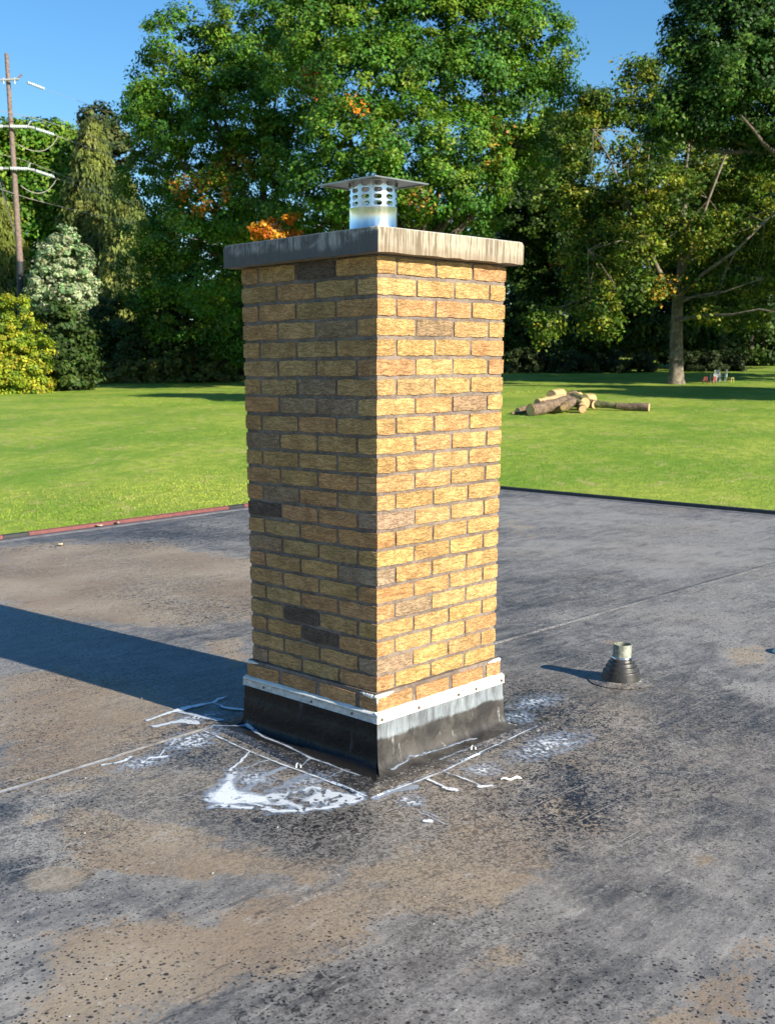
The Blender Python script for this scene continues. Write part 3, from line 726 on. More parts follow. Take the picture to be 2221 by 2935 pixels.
def smear(pts, rad):
    b = MB(); v = [Vector(p) for p in pts]; out = []; rr = []
    for i in range(len(v)-1):
        for q in range(5): out.append(v[i].lerp(v[i+1], q/5)+Vector([random.uniform(-1, 1)*.0012 for _ in range(3)])); rr.append((rad[i]+(rad[i+1]-rad[i])*q/5)*random.uniform(.8, 1.2))
    out.append(v[-1]); rr.append(rad[-1]); b.tube(out, rr, 8); b.build('sealant_smear', m_seal, chim)
smear([(-.010, -.010, .282), (.02, -.012, .2825), (.05, -.012, .284), (.085, -.008, .285)], [.0085, .008, .007, .002])
smear([(-.010, -.010, .282), (-.012, .02, .280), (-.013, .045, .283), (-.010, .075, .284)], [.0085, .0085, .006, .002])
smear([(-.0155, -.0155, .283), (-.0165, -.0165, .268), (-.0165, -.0165, .255)], [.006, .004, .001])
smear([(S-.06, -.010, .284), (S-.02, -.011, .285), (S+.010, -.011, .285), (S+.011, .02, .285)], [.002, .008, .008, .004])
smear([(-.011, S-.05, .284), (-.011, S-.01, .285), (-.010, S+.010, .285), (.02, S+.011, .285)], [.002, .008, .008, .004])

# sheet of membrane glued round the foot
P4 = [(-.245, -.195), (.93, -.175), (.96, .99), (-.125, .83)]
b = MB(); vs = []; n = 40
ring = []
for i in range(4):
    a0, a1 = Vector(P4[i]), Vector(P4[(i+1) % 4])
    for k_ in range(n):
        p = a0.lerp(a1, k_/n); ring.append(p)
cc = Vector((.35, .35)); lv = [(1.0, .0), (.992, .0045), (.8, .005), (.6, .0055)]
for s_, z in lv:
    for i, p in enumerate(ring):
        q_ = cc + (p-cc)*s_ + Vector((random.uniform(-1, 1), random.uniform(-1, 1)))*.0012
        vs.append((q_.x, q_.y, z + (.002*float(fbm(np.array(q_.x*14), np.array(q_.y*14), 3)) if s_ < .99 else 0)))
m_ = len(ring)
fs = [(k_*m_+i, k_*m_+(i+1) % m_, (k_+1)*m_+(i+1) % m_, (k_+1)*m_+i) for k_ in range(3) for i in range(m_)]
b.add(vs, fs, True); b.build('flashing_skirt', m_skirt, chim)

# ------------------------------------------------------------------ white wash and drips that ran from the sealing job
gs = .0038; gx = np.arange(-1.25, 1.75, gs); gy = np.arange(-.95, 1.4, gs)
GX, GY = np.meshgrid(gx, gy, indexing='ij')
wx = GX + .028*(fbm(GX*22, GY*22, 41)-.5) + .05*(fbm(GX*7, GY*7, 44)-.5); wy = GY + .028*(fbm(GX*22, GY*22, 42)-.5) + .05*(fbm(GX*7, GY*7, 45)-.5)
hi = fbm(GX*95, GY*95, 43, 3); lo_ = fbm(GX*16, GY*16, 46, 4); pore = fbm(GX*48, GY*48, 47, 2)
al = np.zeros(GX.shape)
for a_, w_, P_ in STROKES:
    kw = .12 if (len(P_) >= 5 and w_ < .0095) else .6; ds = line_d(wx*kw+GX*(1-kw), wy*kw+GY*(1-kw), P_); ww = w_*np.clip(1.9*lo_-.38, .12, 1.1)*(.75 if w_ < .0115 else 1.35); a_ = a_*(.85 if w_ < .0095 else 1)
    al = np.maximum(al, np.clip(a_*1.05*np.clip((ww-ds)/(.35*w_+.001)+.6, 0, 1), 0, 1)*(np.where(hi > .25, 1, .4)))
    al = np.maximum(al, .16*a_*np.clip(1-ds/(w_*2.6), 0, 1)*(hi > .45))
sd = poly_sd(wx, wy, SPLASH); inside = np.clip(sd/.03+.4, 0, 1)
edge = np.clip(1-np.abs(sd-.02)/.035, 0, 1)
body = inside*np.clip((lo_-.36)*4.0, .12, 1)*np.where(pore > .40, 1, .18)
al = np.maximum(al, .75*body); al = np.maximum(al, inside*edge*.85*np.where(pore > .38, 1, .25)*np.clip((.02-GY+.35)/.5+.3, .35, 1))
al = np.maximum(al, np.clip(poly_sd(wx, wy, CORE)/.03+.45, 0, 1)*np.where(hi > .28, .98, .5))
low_edge = np.clip(1-line_d(wx, wy, [(-.65, .13), (-.57, .0), (-.46, -.11), (-.36, -.175), (-.27, -.175), (-.235, -.14)])/.028, 0, 1)
al = np.maximum(al, low_edge*np.where(pore > .42, .95, .2))
for a_, (x, y), rx, ry in WASH:
    rr_ = np.sqrt(((wx-x)/rx)**2 + ((wy-y)/ry)**2); fbl = np.clip(1.15-rr_, 0, 1)
    al = np.maximum(al, np.clip(a_*1.25*fbl*np.clip((hi-.40)*6, .22, 1.6), 0, .9))
al[(GX > -.03) & (GX < .73) & (GY > -.03) & (GY < .73)] = 0
al = np.clip(al, 0, 1); keep = al > .045
ii, jj = np.nonzero(keep); nq = len(ii)
# height: sits on the skirt where the skirt is, else on the roof
def wash_z(x, y):
    sk = poly_sd(x, y, P4) > 0
    d0 = np.maximum(np.maximum(-x, x-S), np.maximum(-y, y-S))
    fil = np.interp(d0, [.03, .037, .052, .075, .10, .13], [.05, .026, .0145, .0115, .0105, .0088])
    return np.where(sk, fil, .0048)
vx = np.stack([GX[ii, jj], GX[ii, jj]+gs, GX[ii, jj]+gs, GX[ii, jj]], 1); vy = np.stack([GY[ii, jj], GY[ii, jj], GY[ii, jj]+gs, GY[ii, jj]+gs], 1)
vz = wash_z(vx, vy) + .0006
v = np.stack([vx, vy, vz], -1).reshape(-1, 3)
me = bpy.data.meshes.new('white_wash'); me.vertices.add(4*nq); me.vertices.foreach_set('co', v.ravel().astype('f4'))
me.loops.add(4*nq); me.loops.foreach_set('vertex_index', np.arange(4*nq, dtype='i4')); me.polygons.add(nq); me.polygons.foreach_set('loop_start', np.arange(0, 4*nq, 4, dtype='i4'))
def al_at(x, y):
    i = np.clip(((x-gx[0])/gs), 0, len(gx)-1.001); j = np.clip(((y-gy[0])/gs), 0, len(gy)-1.001); return al[np.round(i).astype(int), np.round(j).astype(int)]
ca = np.stack([al[ii, jj], al[ii, jj], al[ii, jj], np.ones(nq)], 1)
a_ = me.attributes.new('wash', 'FLOAT_COLOR', 'FACE'); a_.data.foreach_set('color', ca.ravel().astype('f4')); me.update()
t = NT('milky_wash'); aa = t.attr('wash'); o = t.coord()
t.set(t.b.inputs['Base Color'], t.mix(t.ramp(t.sep(aa)[0], .3, .9), (.36, .46, .62), (.72, .77, .80))); t.b.inputs['Roughness'].default_value = .35  # blue of the sky's reflection is put into the wash colour, most where thin
t.set(t.b.inputs['Alpha'], t.ramp(t.sep(aa)[0], 0, .85, 0, .97, False)); t.set(t.b.inputs['Normal'], t.bump(t.noise(o, 120, 3), .3, .002))
tag(link_mesh('white_wash', me, t.m), 'spilled milky white sealant wash spread around the chimney foot', 'spill')

# ------------------------------------------------------------------ flue cap
fc = empty('flue_cap', (.35, .35, 1.893)); tag(fc, 'shiny stainless steel flue with slotted collar and square rain plate on the chimney top', 'flue cap')
t = NT('stainless'); o = t.coord(); n = t.noise(t.mapping(o, (1, 1, .08)), 60, 3, .5); n2 = t.noise(o, 12, 3)
m_ss = t.fin(t.mix(n, (.52, .54, .57), (.74, .76, .78)), t.ramp(t.math('MULTIPLY_ADD', n2, .4, t.math('MULTIPLY', n, .5)), .2, .7, .14, .34), t.bump(t.math('ADD', n, n2), .06, .004), 1.0)
t = NT('brushed_plate'); o = t.coord(); n = t.noise(o, 20, 4)
m_pl = t.fin(t.mix(n, (.26, .25, .24), (.42, .41, .40)), .38, t.bump(n, .15, .004), .9)
rc = .0885; cx, cy = .35, .35
b = MB(); b.lathe([(rc, 1.890), (rc, 1.905), (rc+.0012, 1.907), (rc, 1.909), (rc, 2.003), (rc+.001, 2.0055)], (cx, cy, 0), 64); b.lathe([(rc-.0015, 2.0055), (rc-.0015, 1.890)], (cx, cy, 0), 64)
b.build('flue_pipe', m_ss, fc)
b = MB(); NCOL = 12; rows = 4; z0_, pz = 2.006, .0225
for rad_, flip in ((rc, 0), (rc-.0012, 1)):
    for r_ in range(rows):
        for c_ in range(NCOL):
            th0 = 2*math.pi*(c_+.32)/NCOL; dth = 2*math.pi/NCOL; zc = z0_+pz*(r_+.5)
            hw, hh_ = .0155/rad_, .0078; N_ = 24; inner = []; outer = []
            for k_ in range(N_):
                a = 2*math.pi*k_/N_ + 1e-6; ca_, sa_ = math.cos(a), math.sin(a); rx_ = hh_/rad_
                ix = (hw-rx_)*(1 if ca_ > 0 else -1) + rx_*ca_; iz = hh_*sa_
                m2 = max(abs(ca_), abs(sa_)); ox, oz = ca_/m2*dth/2, sa_/m2*pz/2
                inner.append((ix, iz)); outer.append((ox, oz))
            vs = []
            for (tx, tz) in outer+inner:
                th = th0+dth/2+tx; vs.append((cx+rad_*math.cos(th), cy+rad_*math.sin(th), zc+tz))
            b.add(vs, [(k_, (k_+1) % N_, N_+(k_+1) % N_, N_+k_) for k_ in range(N_)], True)
b.build('slotted_collar', m_ss, fc, recalc=False)
b = MB(); hp = .142; zp = 2.090; th_ = .0016
tp = [(cx-hp, cy-hp), (cx+hp, cy-hp), (cx+hp, cy+hp), (cx-hp, cy+hp)]
def plate(z, pk): return [(x, y, z) for x, y in tp] + [(cx, cy, z+pk)]
b.add(plate(zp+th_, .020), [(0, 1, 4), (1, 2, 4), (2, 3, 4), (3, 0, 4)]); b.add(plate(zp, .020), [(1, 0, 4), (2, 1, 4), (3, 2, 4), (0, 3, 4)])
hem = [(cx-hp-.001, cy-hp-.001), (cx+hp+.001, cy-hp-.001), (cx+hp+.001, cy+hp+.001), (cx-hp-.001, cy+hp+.001)]
hem2 = [(cx-hp+.007, cy-hp+.007), (cx+hp-.007, cy-hp+.007), (cx+hp-.007, cy+hp-.007), (cx-hp+.007, cy+hp-.007)]
b.add([(x, y, zp+th_) for x, y in hem]+[(x, y, zp-.003) for x, y in hem]+[(x, y, zp-.003) for x, y in hem2]+[(x, y, zp+.001) for x, y in hem2],
      [(i+4*k_, (i+1) % 4+4*k_, (i+1) % 4+4*(k_+1), i+4*(k_+1)) for k_ in range(3) for i in range(4)])
b.build('rain_plate', m_pl, fc)
for k_ in range(4):
    a = math.pi/4+k_*math.pi/2; b = MB(); x, y = cx+(rc-.002)*math.cos(a), cy+(rc-.002)*math.sin(a)
    b.box((x-.006, y-.001, 2.075), (x+.006, y+.001, 2.0955)); b.build('bracket', m_pl, fc)

# ------------------------------------------------------------------ plumbing vent
vx_, vy_ = 1.655, -.02
vp = empty('plumbing_vent', (vx_, vy_, 0)); tag(vp, 'short weathered vent pipe in a stepped black rubber boot beside the chimney', 'vent pipe')
m_boot = simple('rubber_boot', (.028, .027, .026), .42, .4, 30, .5, .004)
t = NT('patinated_pipe'); o = t.coord(); n = t.noise(t.mapping(o, (1, 1, .5)), 26, 5, .65, .5); n2 = t.noise(o, 70, 3)
m_pipe = t.fin(t.mix(t.ramp(t.math('MULTIPLY_ADD', n2, .3, n), .5, .8), (.13, .14, .115), (.36, .38, .31)), .65, t.bump(n, .6, .006), .25)
c = (vx_, vy_, 0)
b = MB(); b.lathe([(.150, .003), (.148, .0042), (.12, .0048), (.098, .007), (.091, .012)], c, 48); b.build('boot_flange', m_flange, vp)
b = MB(); b.lathe([(.092, .005), (.090, .026), (.0835, .049), (.0835, .053), (.0805, .0545), (.0755, .055), (.0745, .058), (.0725, .072), (.0715, .075), (.0695, .0765), (.0645, .077), (.0635, .080), (.0615, .092), (.0595, .0955), (.0535, .0965), (.052, .100), (.051, .108), (.048, .110), (.043, .110)], c, 48); b.build('rubber_boot', m_boot, vp)
b = MB(); b.lathe([(.046, .106), (.0475, .107), (.0475, .119), (.046, .1205), (.042, .1205)], c, 48); cl_ = b.build('clamp', m_ss, vp)
b = MB(); b.box((vx_-.010, vy_-.058, .106), (vx_+.010, vy_-.046, .120)); b.build('clamp_screw', m_ss, cl_)
b = MB(); b.lathe([(.042, .09), (.0425, .14), (.0425, .177), (.042, .1795), (.0385, .1795), (.0380, .177), (.0380, .02)], c, 48); b.build('pipe', m_pipe, vp)
b = MB(); b.lathe([(.0380, .06), (.0, .06)], c, 24); b.build('pipe_inside', m_boot, vp)

# small things lying on the roof
t = NT('dry_leaf'); m_leaf = t.fin(t.mix(t.noise(t.coord(), 30, 3), (.50, .42, .30), (.62, .50, .34)), .7)
def curled_leaf(x, y, rz, s_, lab):
    bm = bmesh.new(); bmesh.ops.create_grid(bm, x_segments=6, y_segments=4, size=1)
    for v in bm.verts:
        px_, py_ = v.co.x, v.co.y; w = (1-abs(px_)**1.7)*.55+.03
        v.co = Vector((px_*s_, py_*w*s_, .25*s_*(py_*py_) + .22*s_*px_*px_ + .003))
    me = bpy.data.meshes.new('fallen_leaf'); bm.to_mesh(me); bm.free(); me.polygons.foreach_set('use_smooth', [True]*len(me.polygons))
    ob = link_mesh('fallen_leaf', me, m_leaf); ob.location = (x, y, .004); ob.rotation_euler = (.1, .15, rz); tag(ob, lab, 'leaf', 'dry leaves on the roof by the red edge')
curled_leaf(2.01, 5.59, .6, .045, 'curled dry leaf lying on the dark roof band inside the red edge')
curled_leaf(2.88, yl(2.88)-.06, .2, .040, 'small pale dry leaf caught against the red roof edge, left one of two')
curled_leaf(3.09, yl(3.09)-.05, 1.1, .052, 'wider pale dry leaf caught against the red roof edge, right one of two')
b = MB(); pts = [(.22+.065*i/8, -.404-.045*i/8, .006+.004*math.sin(i*1.3)) for i in range(9)]
b.tube(pts, [.002, .004, .0045, .004, .005, .0045, .006, .005, .002], 7); tag(b.build('sealant_string', m_seal, origin=(.25, -.42, .006)), 'loose stick of dried white sealant lying right of the chimney foot', 'sealant')
for (x, y, z0_, lab) in ((-.214, .211, .007, 'small white tuft of sealant standing on the left seam'), (.39, -.133, .008, 'small white curl of sealant standing on the skirt below the right face')):
    b = MB(); b.tube([(x, y, z0_), (x+.002, y, z0_+.011), (x+.006, y-.002, z0_+.018)], [.004, .0032, .0012], 7); b.tube([(x+.012, y-.012, z0_), (x+.013, y-.011, z0_+.007), (x+.012, y-.010, z0_+.011)], [.003, .0025, .001], 7)
    tag(b.build('sealant_tuft', m_seal, origin=(x, y, z0_)), lab, 'sealant')
b = MB(); b.lathe([(.075, .003), (.07, .020), (.05, .030), (0, .032)], (2.70, -.365, 0), 28); b.lathe([(.08, .003), (.075, .006)], (2.70, -.365, 0), 28)
tag(b.build('white_dish', m_seal, origin=(2.70, -.365, .003)), 'small white round lid on the roof, cut by the right edge of the photo', 'dish')
# crumbs
b = MB(); 
for i in range(520):
    Dd = 1.9+8*random.random()**2; lat = random.uniform(-.46, .42)*Dd
    p = Vector((CAM.x, CAM.y, 0))+FH*Dd+RH*lat
    if p.x > 7.5 or p.y > 6 or (-.05 < p.x < .75 and -.05 < p.y < .75): continue
    s_ = random.choice((.0016, .002, .0028, .0040))
    b.add([(p.x+random.uniform(-1, 1)*s_, p.y+random.uniform(-1, 1)*s_, .005), (p.x+s_, p.y, .005), (p.x, p.y+s_, .005), (p.x, p.y-s_*.5, .005+s_*1.2)], [(0, 1, 3), (1, 2, 3), (2, 0, 3), (0, 2, 1)])
tag(b.build('debris', simple('pale_grit', (.6, .57, .5), .8)), 'scattered pale grit and crumbs on the roof', 'grit', kind='stuff')
# ------------------------------------------------------------------ foliage tools
m_fol = leaf_mat('foliage', .22, .5)
def leaf_mesh(name, C_, Nn, size, colr, aspect=.62, longdir=None, parent=None, origin=(0, 0, 0), kind=None):
    n = len(C_)
    Nn = Nn/np.linalg.norm(Nn, axis=1, keepdims=True)
    if longdir is None:
        rd = rng.normal(size=(n, 3))
    else: rd = longdir + .25*rng.normal(size=(n, 3))
    A_ = rd - (rd*Nn).sum(1, keepdims=True)*Nn; A_ /= np.linalg.norm(A_, axis=1, keepdims=True)+1e-9
    B_ = np.cross(Nn, A_)
    s = size[:, None]; asp = aspect*(.8+.4*rng.random(n))[:, None]
    bend = Nn*s*.22
    v = np.stack([C_-A_*s+bend*.4, C_+B_*s*asp-bend*.6, C_+A_*s+bend*.4, C_-B_*s*asp-bend*.6], 1).reshape(-1, 3) - np.array(origin)
    me = bpy.data.meshes.new(name); me.vertices.add(4*n); me.vertices.foreach_set('co', v.ravel().astype('f4'))
    me.loops.add(4*n); me.loops.foreach_set('vertex_index', np.arange(4*n, dtype='i4'))
    me.polygons.add(n); me.polygons.foreach_set('loop_start', np.arange(0, 4*n, 4, dtype='i4'))
    at_ = me.attributes.new('leafcol', 'FLOAT_COLOR', 'FACE'); at_.data.foreach_set('color', np.concatenate([np.clip(colr, 0, 1), np.ones((n, 1))], 1).ravel().astype('f4'))
    me.update()
    ob = link_mesh(name, me, m_fol, parent, kind=kind)
    if parent is None: ob.location = origin
    return ob
def unit(n):
    v = rng.normal(size=(n, 3)); return v/np.linalg.norm(v, axis=1, keepdims=True)
def clump_leaves(blobs, n_total, clump_r, leaf, pal, accents=(), shell=(.62, 1.0), outw=.7, sparse=1.0, per=60, hang=False):
    """blobs: (centre, (r_right, r_up, r_deep)); returns centres, normals, sizes, colours, clump centres"""
    vol = np.array([b[1][0]*b[1][1] + b[1][0]*b[1][2] for b in blobs]); w = vol/vol.sum()
    Cs, Ns, Sz, Co, CC = [], [], [], [], []
    for (c, r), wi in zip(blobs, w):
        nl = int(n_total*wi); ncl = max(3, int(nl/per)); ul = unit(ncl)
        rad = shell[0] + (shell[1]-shell[0])*rng.random(ncl)**.6
        cc = np.array(c)[None] + (ul[:, :1]*r[0]*np.array(RH)[None] + ul[:, 2:3]*r[1]*np.array([0, 0, 1.0])[None] + ul[:, 1:2]*r[2]*np.array(FH)[None])*rad[:, None]
        up = ul[:, :1]*np.array(RH)[None] + ul[:, 2:3]*np.array([0, 0, 1.])[None] + ul[:, 1:2]*np.array(FH)[None]
        CC.append(cc)
        k_ = int(per*sparse); cr = clump_r*(.55+.9*rng.random(ncl))
        idx = np.repeat(np.arange(ncl), k_); uu = unit(len(idx)); rr = rng.random(len(idx))**.45
        squash = np.array([1, 1, .62])
        p = cc[idx] + uu*(rr*cr[idx])[:, None]*squash
        nn = uu*.55 + up[idx]*outw + np.array([0, 0, .55])[None] + unit(len(idx))*.75
        if hang: nn = nn*np.array([1, 1, .25]) + 0
        base = np.array(pal)[rng.integers(0, len(pal), ncl)]; base = base*(.72+.56*rng.random((ncl, 1)))
        cl = base[idx]*(.78+.44*rng.random((len(idx), 1)))*(1+.10*rng.normal(size=(len(idx), 3)))
        Cs.append(p); Ns.append(nn); Sz.append(leaf*(.6+.8*rng.random(len(idx)))); Co.append(cl)
    Cs = np.concatenate(Cs); Ns = np.concatenate(Ns); Sz = np.concatenate(Sz); Co = np.concatenate(Co); CC = np.concatenate(CC)
    for (c, r_, cl, pr) in accents:
        d = np.linalg.norm((Cs-np.array(c))/np.array([r_, r_, r_]), axis=1); s_ = (d < 1) & (rng.random(len(Cs)) < pr)
        Co[s_] = np.array(cl)*(.75+.5*rng.random((s_.sum(), 1)))
    return Cs, Ns, Sz, Co, CC
m_bark = simple('oak_bark', (.085, .068, .052), .9, .4, 9, .9, .03)
m_barkp = simple('pale_mottled_bark', (.16, .135, .10), .85, .55, 3, .6, .02)
m_twig = simple('grey_twigs', (.20, .17, .14), .9, .3, 9, .3)
def limb(b, p0, p1, r0, r1, sag=.06, seg=6, n=6):
    p0, p1 = Vector(p0), Vector(p1); L = (p1-p0).length; off = Vector([random.uniform(-1, 1) for _ in range(3)])*L*.07
    pts = []
    for i in range(seg+1):
        u_ = i/seg; p = p0.lerp(p1, u_) + off*math.sin(math.pi*u_) + Vector((0, 0, -sag*L*math.sin(math.pi*u_)*0.5))
        if 0 < i < seg: p += Vector([random.uniform(-1, 1) for _ in range(3)])*L*.015
        pts.append(p)
    b.tube(pts, [r0+(r1-r0)*(i/seg)**.8 for i in range(seg+1)], n, cap=True)
    return pts
def B(x, y, rx, ry, D, dD=0, rd=None):
    k_ = mpp(D); c = at(x, y, D+dD); return (tuple(c), (rx*k_, ry*k_, rd if rd else (rx+ry)/2*k_*.9))
OAK = [(.072, .175, .018), (.048, .130, .015), (.105, .215, .020), (.060, .160, .028), (.14, .225, .022)]
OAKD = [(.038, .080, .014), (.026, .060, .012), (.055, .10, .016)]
YG = [(.12, .19, .022), (.065, .13, .016), (.22, .25, .028), (.042, .085, .012)]
ORG = (.62, .22, .02)
def tree(name, label, blobs, n, clump_r, leaf, pal, base, D, trunk_r, forks, accents=(), cat='tree', group=None, bark=None, twigs=40, sparse=1.0, shell=(.55, 1.0), hang=False, aspect=.62, per=60, outw=.7, limbs=None):
    """base: sheet x of the trunk foot; forks: (x, y, dD) end points of the main limbs"""
    bark = bark or m_bark
    g = on_ground(base[0], D); e = empty(name, g); tag(e, label, cat, group)
    if cat == 'shrub':      # bushes are leafy right down to the ground
        for (c, r) in list(blobs):
            c = Vector(c); gz = ground_z(c); k_ = 0
            while c.z - r[1]*.75 > gz and k_ < 8:
                c.z -= min(r[1]*.9, max(.3, c.z - gz - r[1]*.35)); k_ += 1
                blobs = blobs + [(tuple(c), (r[0]*1.02, r[1]*.9, r[2]))]
    b = MB(); top = at(base[1], base[2], D)
    hgt = max(1.0, (top-g).length)
    b.tube([g+Vector((0, 0, -.3)), g+(top-g)*.04, g+(top-g)*.15, g+(top-g)*.55+Vector((.12, .1, 0)), top], [trunk_r*1.5, trunk_r*1.25, trunk_r, trunk_r*.88, trunk_r*.72], 14)
    tips = []
    for (x, y, dD) in forks:
        pe = at(x, y, D+dD); pts = limb(b, g+(top-g)*random.uniform(.8, 1.0), pe, trunk_r*.42, trunk_r*.08, n=7); tips.append(pts)
    if limbs:
        for chain in limbs:
            pp = [at(x, y, D+dD) for x, y, dD, _ in chain]; b.tube(pp, [r_*.78 for *_, r_ in chain], 8)
            tips.append(pp)
    C_, N_, S_, Co, CC = clump_leaves(blobs, n, clump_r, leaf, pal, accents, shell, outw, sparse, per, hang)
    allp = [p for pts in tips for p in pts[2:]] or [top]
    ap = np.array([tuple(p) for p in allp])
    for _ in range(twigs):
        c = CC[random.randrange(len(CC))]; dd_ = np.sort(((ap-c)**2).sum(1)); i = int(np.argsort(((ap-c)**2).sum(1))[min(len(ap)-1, random.randrange(5))])
        if ((ap[i]-c)**2).sum() > 22: continue
        limb(b, ap[i], c, .045, .010, seg=5, n=4)
    b.build('trunk', bark, e)
    ld = np.tile(np.array([0, 0, -1.0]), (len(C_), 1)) if hang else None
    leaf_mesh('crown', C_, N_, S_, Co, aspect, ld, e, g)
    return e

# ------------------------------------------------------------------ the two big oaks behind the chimney
D = 88
A_bl = [B(*a) for a in [(395,95,85,62,D,0),(470,150,95,80,D,2),(540,75,85,75,D,0),(620,50,85,80,D,2),(335,200,60,50,D,0),(300,235,38,38,D,0),(375,245,80,70,D,-2),
  (455,285,85,75,D,1),(335,325,60,55,D,3),(405,400,75,55,D,2),(300,390,45,50,D,4),(520,230,90,80,D,-1),(610,190,90,85,D,1),(455,445,90,60,D,-4),(530,480,70,50,D,-5),(395,520,70,55,D,2),
  (350,590,60,55,D,4),(440,590,90,70,D,2),(560,370,90,80,D,0),(380,670,80,60,D,5),(470,655,40,45,D,-5),(480,700,60,60,D,4),(520,740,50,45,D,3),(330,500,60,60,D,5),(300,610,50,60,D,6),(600,320,90,80,D,-1),(690,-30,90,70,D,3),(560,560,80,90,D,3)]]
acc = [(at(430,400,D-6), 2.3, ORG, .38), (at(505,375,D-2), 1.8, (.5,.2,.03), .3), (at(395,388,D-4), 1.3, (.55,.25,.04), .35), (at(665,185,D-5), 1.1, (.42,.14,.05), .7), (at(520,75,D-5), .9, ORG, .6), (at(530,100,D-5), .8, ORG, .6), (at(460,365,D-5), 1.9, (.35,.38,.03), .6)]
tree('oak_tree', 'tall green oak rising left of and behind the chimney, with orange sprigs', A_bl, 135000, .95, .124, OAK, (570, 570, 560), D, .75,
     [(400,120,0),(470,200,2),(560,100,0),(340,250,0),(380,330,2),(450,420,-3),(620,120,2),(300,300,1),(600,330,0),(400,520,2)], acc, twigs=110, per=105, shell=(.66, 1.05))
D = 76
B_bl = [B(*a) for a in [(705,60,95,80,D,0),(815,45,95,85,D,1),(925,45,100,85,D,0),(1045,60,95,90,D,1),(1130,95,80,85,D,0),(1190,110,48,70,D,1),(1185,190,48,55,D,2),(770,170,100,85,D,-2),(890,165,105,80,D,-1),
  (1015,165,100,85,D,-1),(1105,225,80,65,D,0),(755,300,95,70,D,-3),(875,305,100,80,D,-4),(990,325,95,75,D,-3),(700,385,75,60,D,-2),(800,400,90,65,D,-4),(935,410,85,60,D,-4),(1040,400,65,55,D,-2),(1085,300,70,60,D,0),
  (660,455,70,55,D,0),(850,-60,150,70,D,2),(1030,-60,110,70,D,2),(1120,-10,60,55,D,1),(700,-60,100,60,D,1),(640,140,70,70,D,3),(1130,340,60,50,D,2),(760,480,90,60,D,2),(900,490,90,60,D,2),(1010,480,70,60,D,2)]]
acc = [(at(772,212,D-6), 1.0, ORG, .75), (at(660,180,D-1), 1.2, (.45,.15,.05), .5), (at(775,190,D-6), .6, (.6,.2,.03), .7), (at(915,435,D-6), 1.0, (.5,.25,.05), .35), (at(1105,265,D-3), 1.2, (.4,.18,.05), .25), (at(1060,335,D-4), 1.0, (.45,.3,.05), .3)]
tree('oak_tree', 'broadest green oak crown, directly behind the flue cap, cropped by the top of the photo', B_bl, 170000, .86, .110, OAK, (900, 900, 520), D, .8,
     [(800,120,0),(950,100,0),(1080,120,0),(1170,170,1),(720,200,0),(860,280,-3),(1000,320,-3),(700,380,-1),(1090,300,0),(930,400,-3)], acc, twigs=140, per=105, shell=(.66, 1.05))
# maple with the orange branch showing over the crown slab
D = 74
tree('maple_tree', 'small maple with a bright orange branch just left above the chimney slab', [B(568,495,22,12,D,0),B(600,482,22,10,D,1),B(630,474,20,8,D,0),B(590,505,34,12,D,0),B(640,498,22,10,D,1),B(555,508,14,8,D,0)], 3600, .36, .10, [(.62,.24,.02),(.70,.33,.03),(.55,.17,.02)],
     (640, 640, 560), D, .12, [(580,498,0),(625,486,0),(600,480,0),(645,495,0)], cat='tree', twigs=26, sparse=.7, shell=(.2, 1.0))
tree('added_shade_tree', 'unseen low bushy tree added behind the brick shaft to shade the left lawn', [B(x_,y_,70,45,66,0) for x_, y_ in ((660,640),(740,610),(820,620),(900,650),(660,710),(750,690),(850,700),(940,720),(640,770),(740,770),(850,775))], 20000, .6, .18, OAK, (780, 780, 700), 66, .22, [(680,660,0),(760,620,0),(880,660,0)], twigs=8)  # unseen tree, added so that its shade falls across the left lawn

# ------------------------------------------------------------------ left side
def conifer(name, label, x, ytop, ybase, halfw, D, n, pal, droop=.5, leaf=.30, cat='spruce'):
    g = on_ground(x, D); top = at(x, ytop, D); e = empty(name, g); tag(e, label, cat); H_ = top.z-g.z; k_ = mpp(D)
    b = MB(); b.tube([g, g+Vector((0, 0, H_*.5)), Vector((g.x, g.y, top.z))], [.35, .2, .03], 8); b.build('trunk', m_bark, e)
    nb = int(n/150); Cs, Ns, Sz, Co, Ld = [], [], [], [], []
    for i in range(nb):
        f = (i+.5)/nb; f = f**.8; z = top.z - f*H_; R_ = halfw*k_*(.12+.88*f**.75)*random.uniform(.75, 1.12); a = i*2.399963
        dirv = np.array([math.cos(a), math.sin(a), 0]); m_ = 150
        u_ = rng.random(m_)**.6; side = np.array([-dirv[1], dirv[0], 0])
        p = np.array([g.x, g.y, z])[None] + dirv[None]*(u_*R_)[:, None] + side[None]*(rng.normal(size=m_)*.32*(.4+u_))[:, None]
        p[:, 2] += -droop*R_*u_**1.4*.35 - rng.random(m_)*.9*droop*(.4+u_) + .25*np.sin(u_*3)
        base = np.array(pal[random.randrange(len(pal))])*random.uniform(.7, 1.3)
        Cs.append(p); Ns.append(dirv[None]*.8 + unit(m_)*.7 + np.array([0, 0, .3])); Sz.append(leaf*(.6+.7*rng.random(m_))); Co.append(base[None]*(.75+.5*rng.random((m_, 1))))
        Ld.append(np.tile(dirv*.35+np.array([0, 0, -1.]), (m_, 1)))
    leaf_mesh('crown', np.concatenate(Cs), np.concatenate(Ns), np.concatenate(Sz), np.concatenate(Co), .34, np.concatenate(Ld), e, g)
OLV = [(.13, .17, .042), (.18, .215, .050), (.085, .12, .034), (.22, .24, .062)]
conifer('spruce_tree', 'tall olive green weeping spruce behind the power lines', 228, 258, 640, 150, 128, 46000, OLV, .9)
conifer('spruce_tree', 'lower olive spruce just right of the pale silvery tree', 290, 370, 650, 110, 120, 30000, OLV, .9)
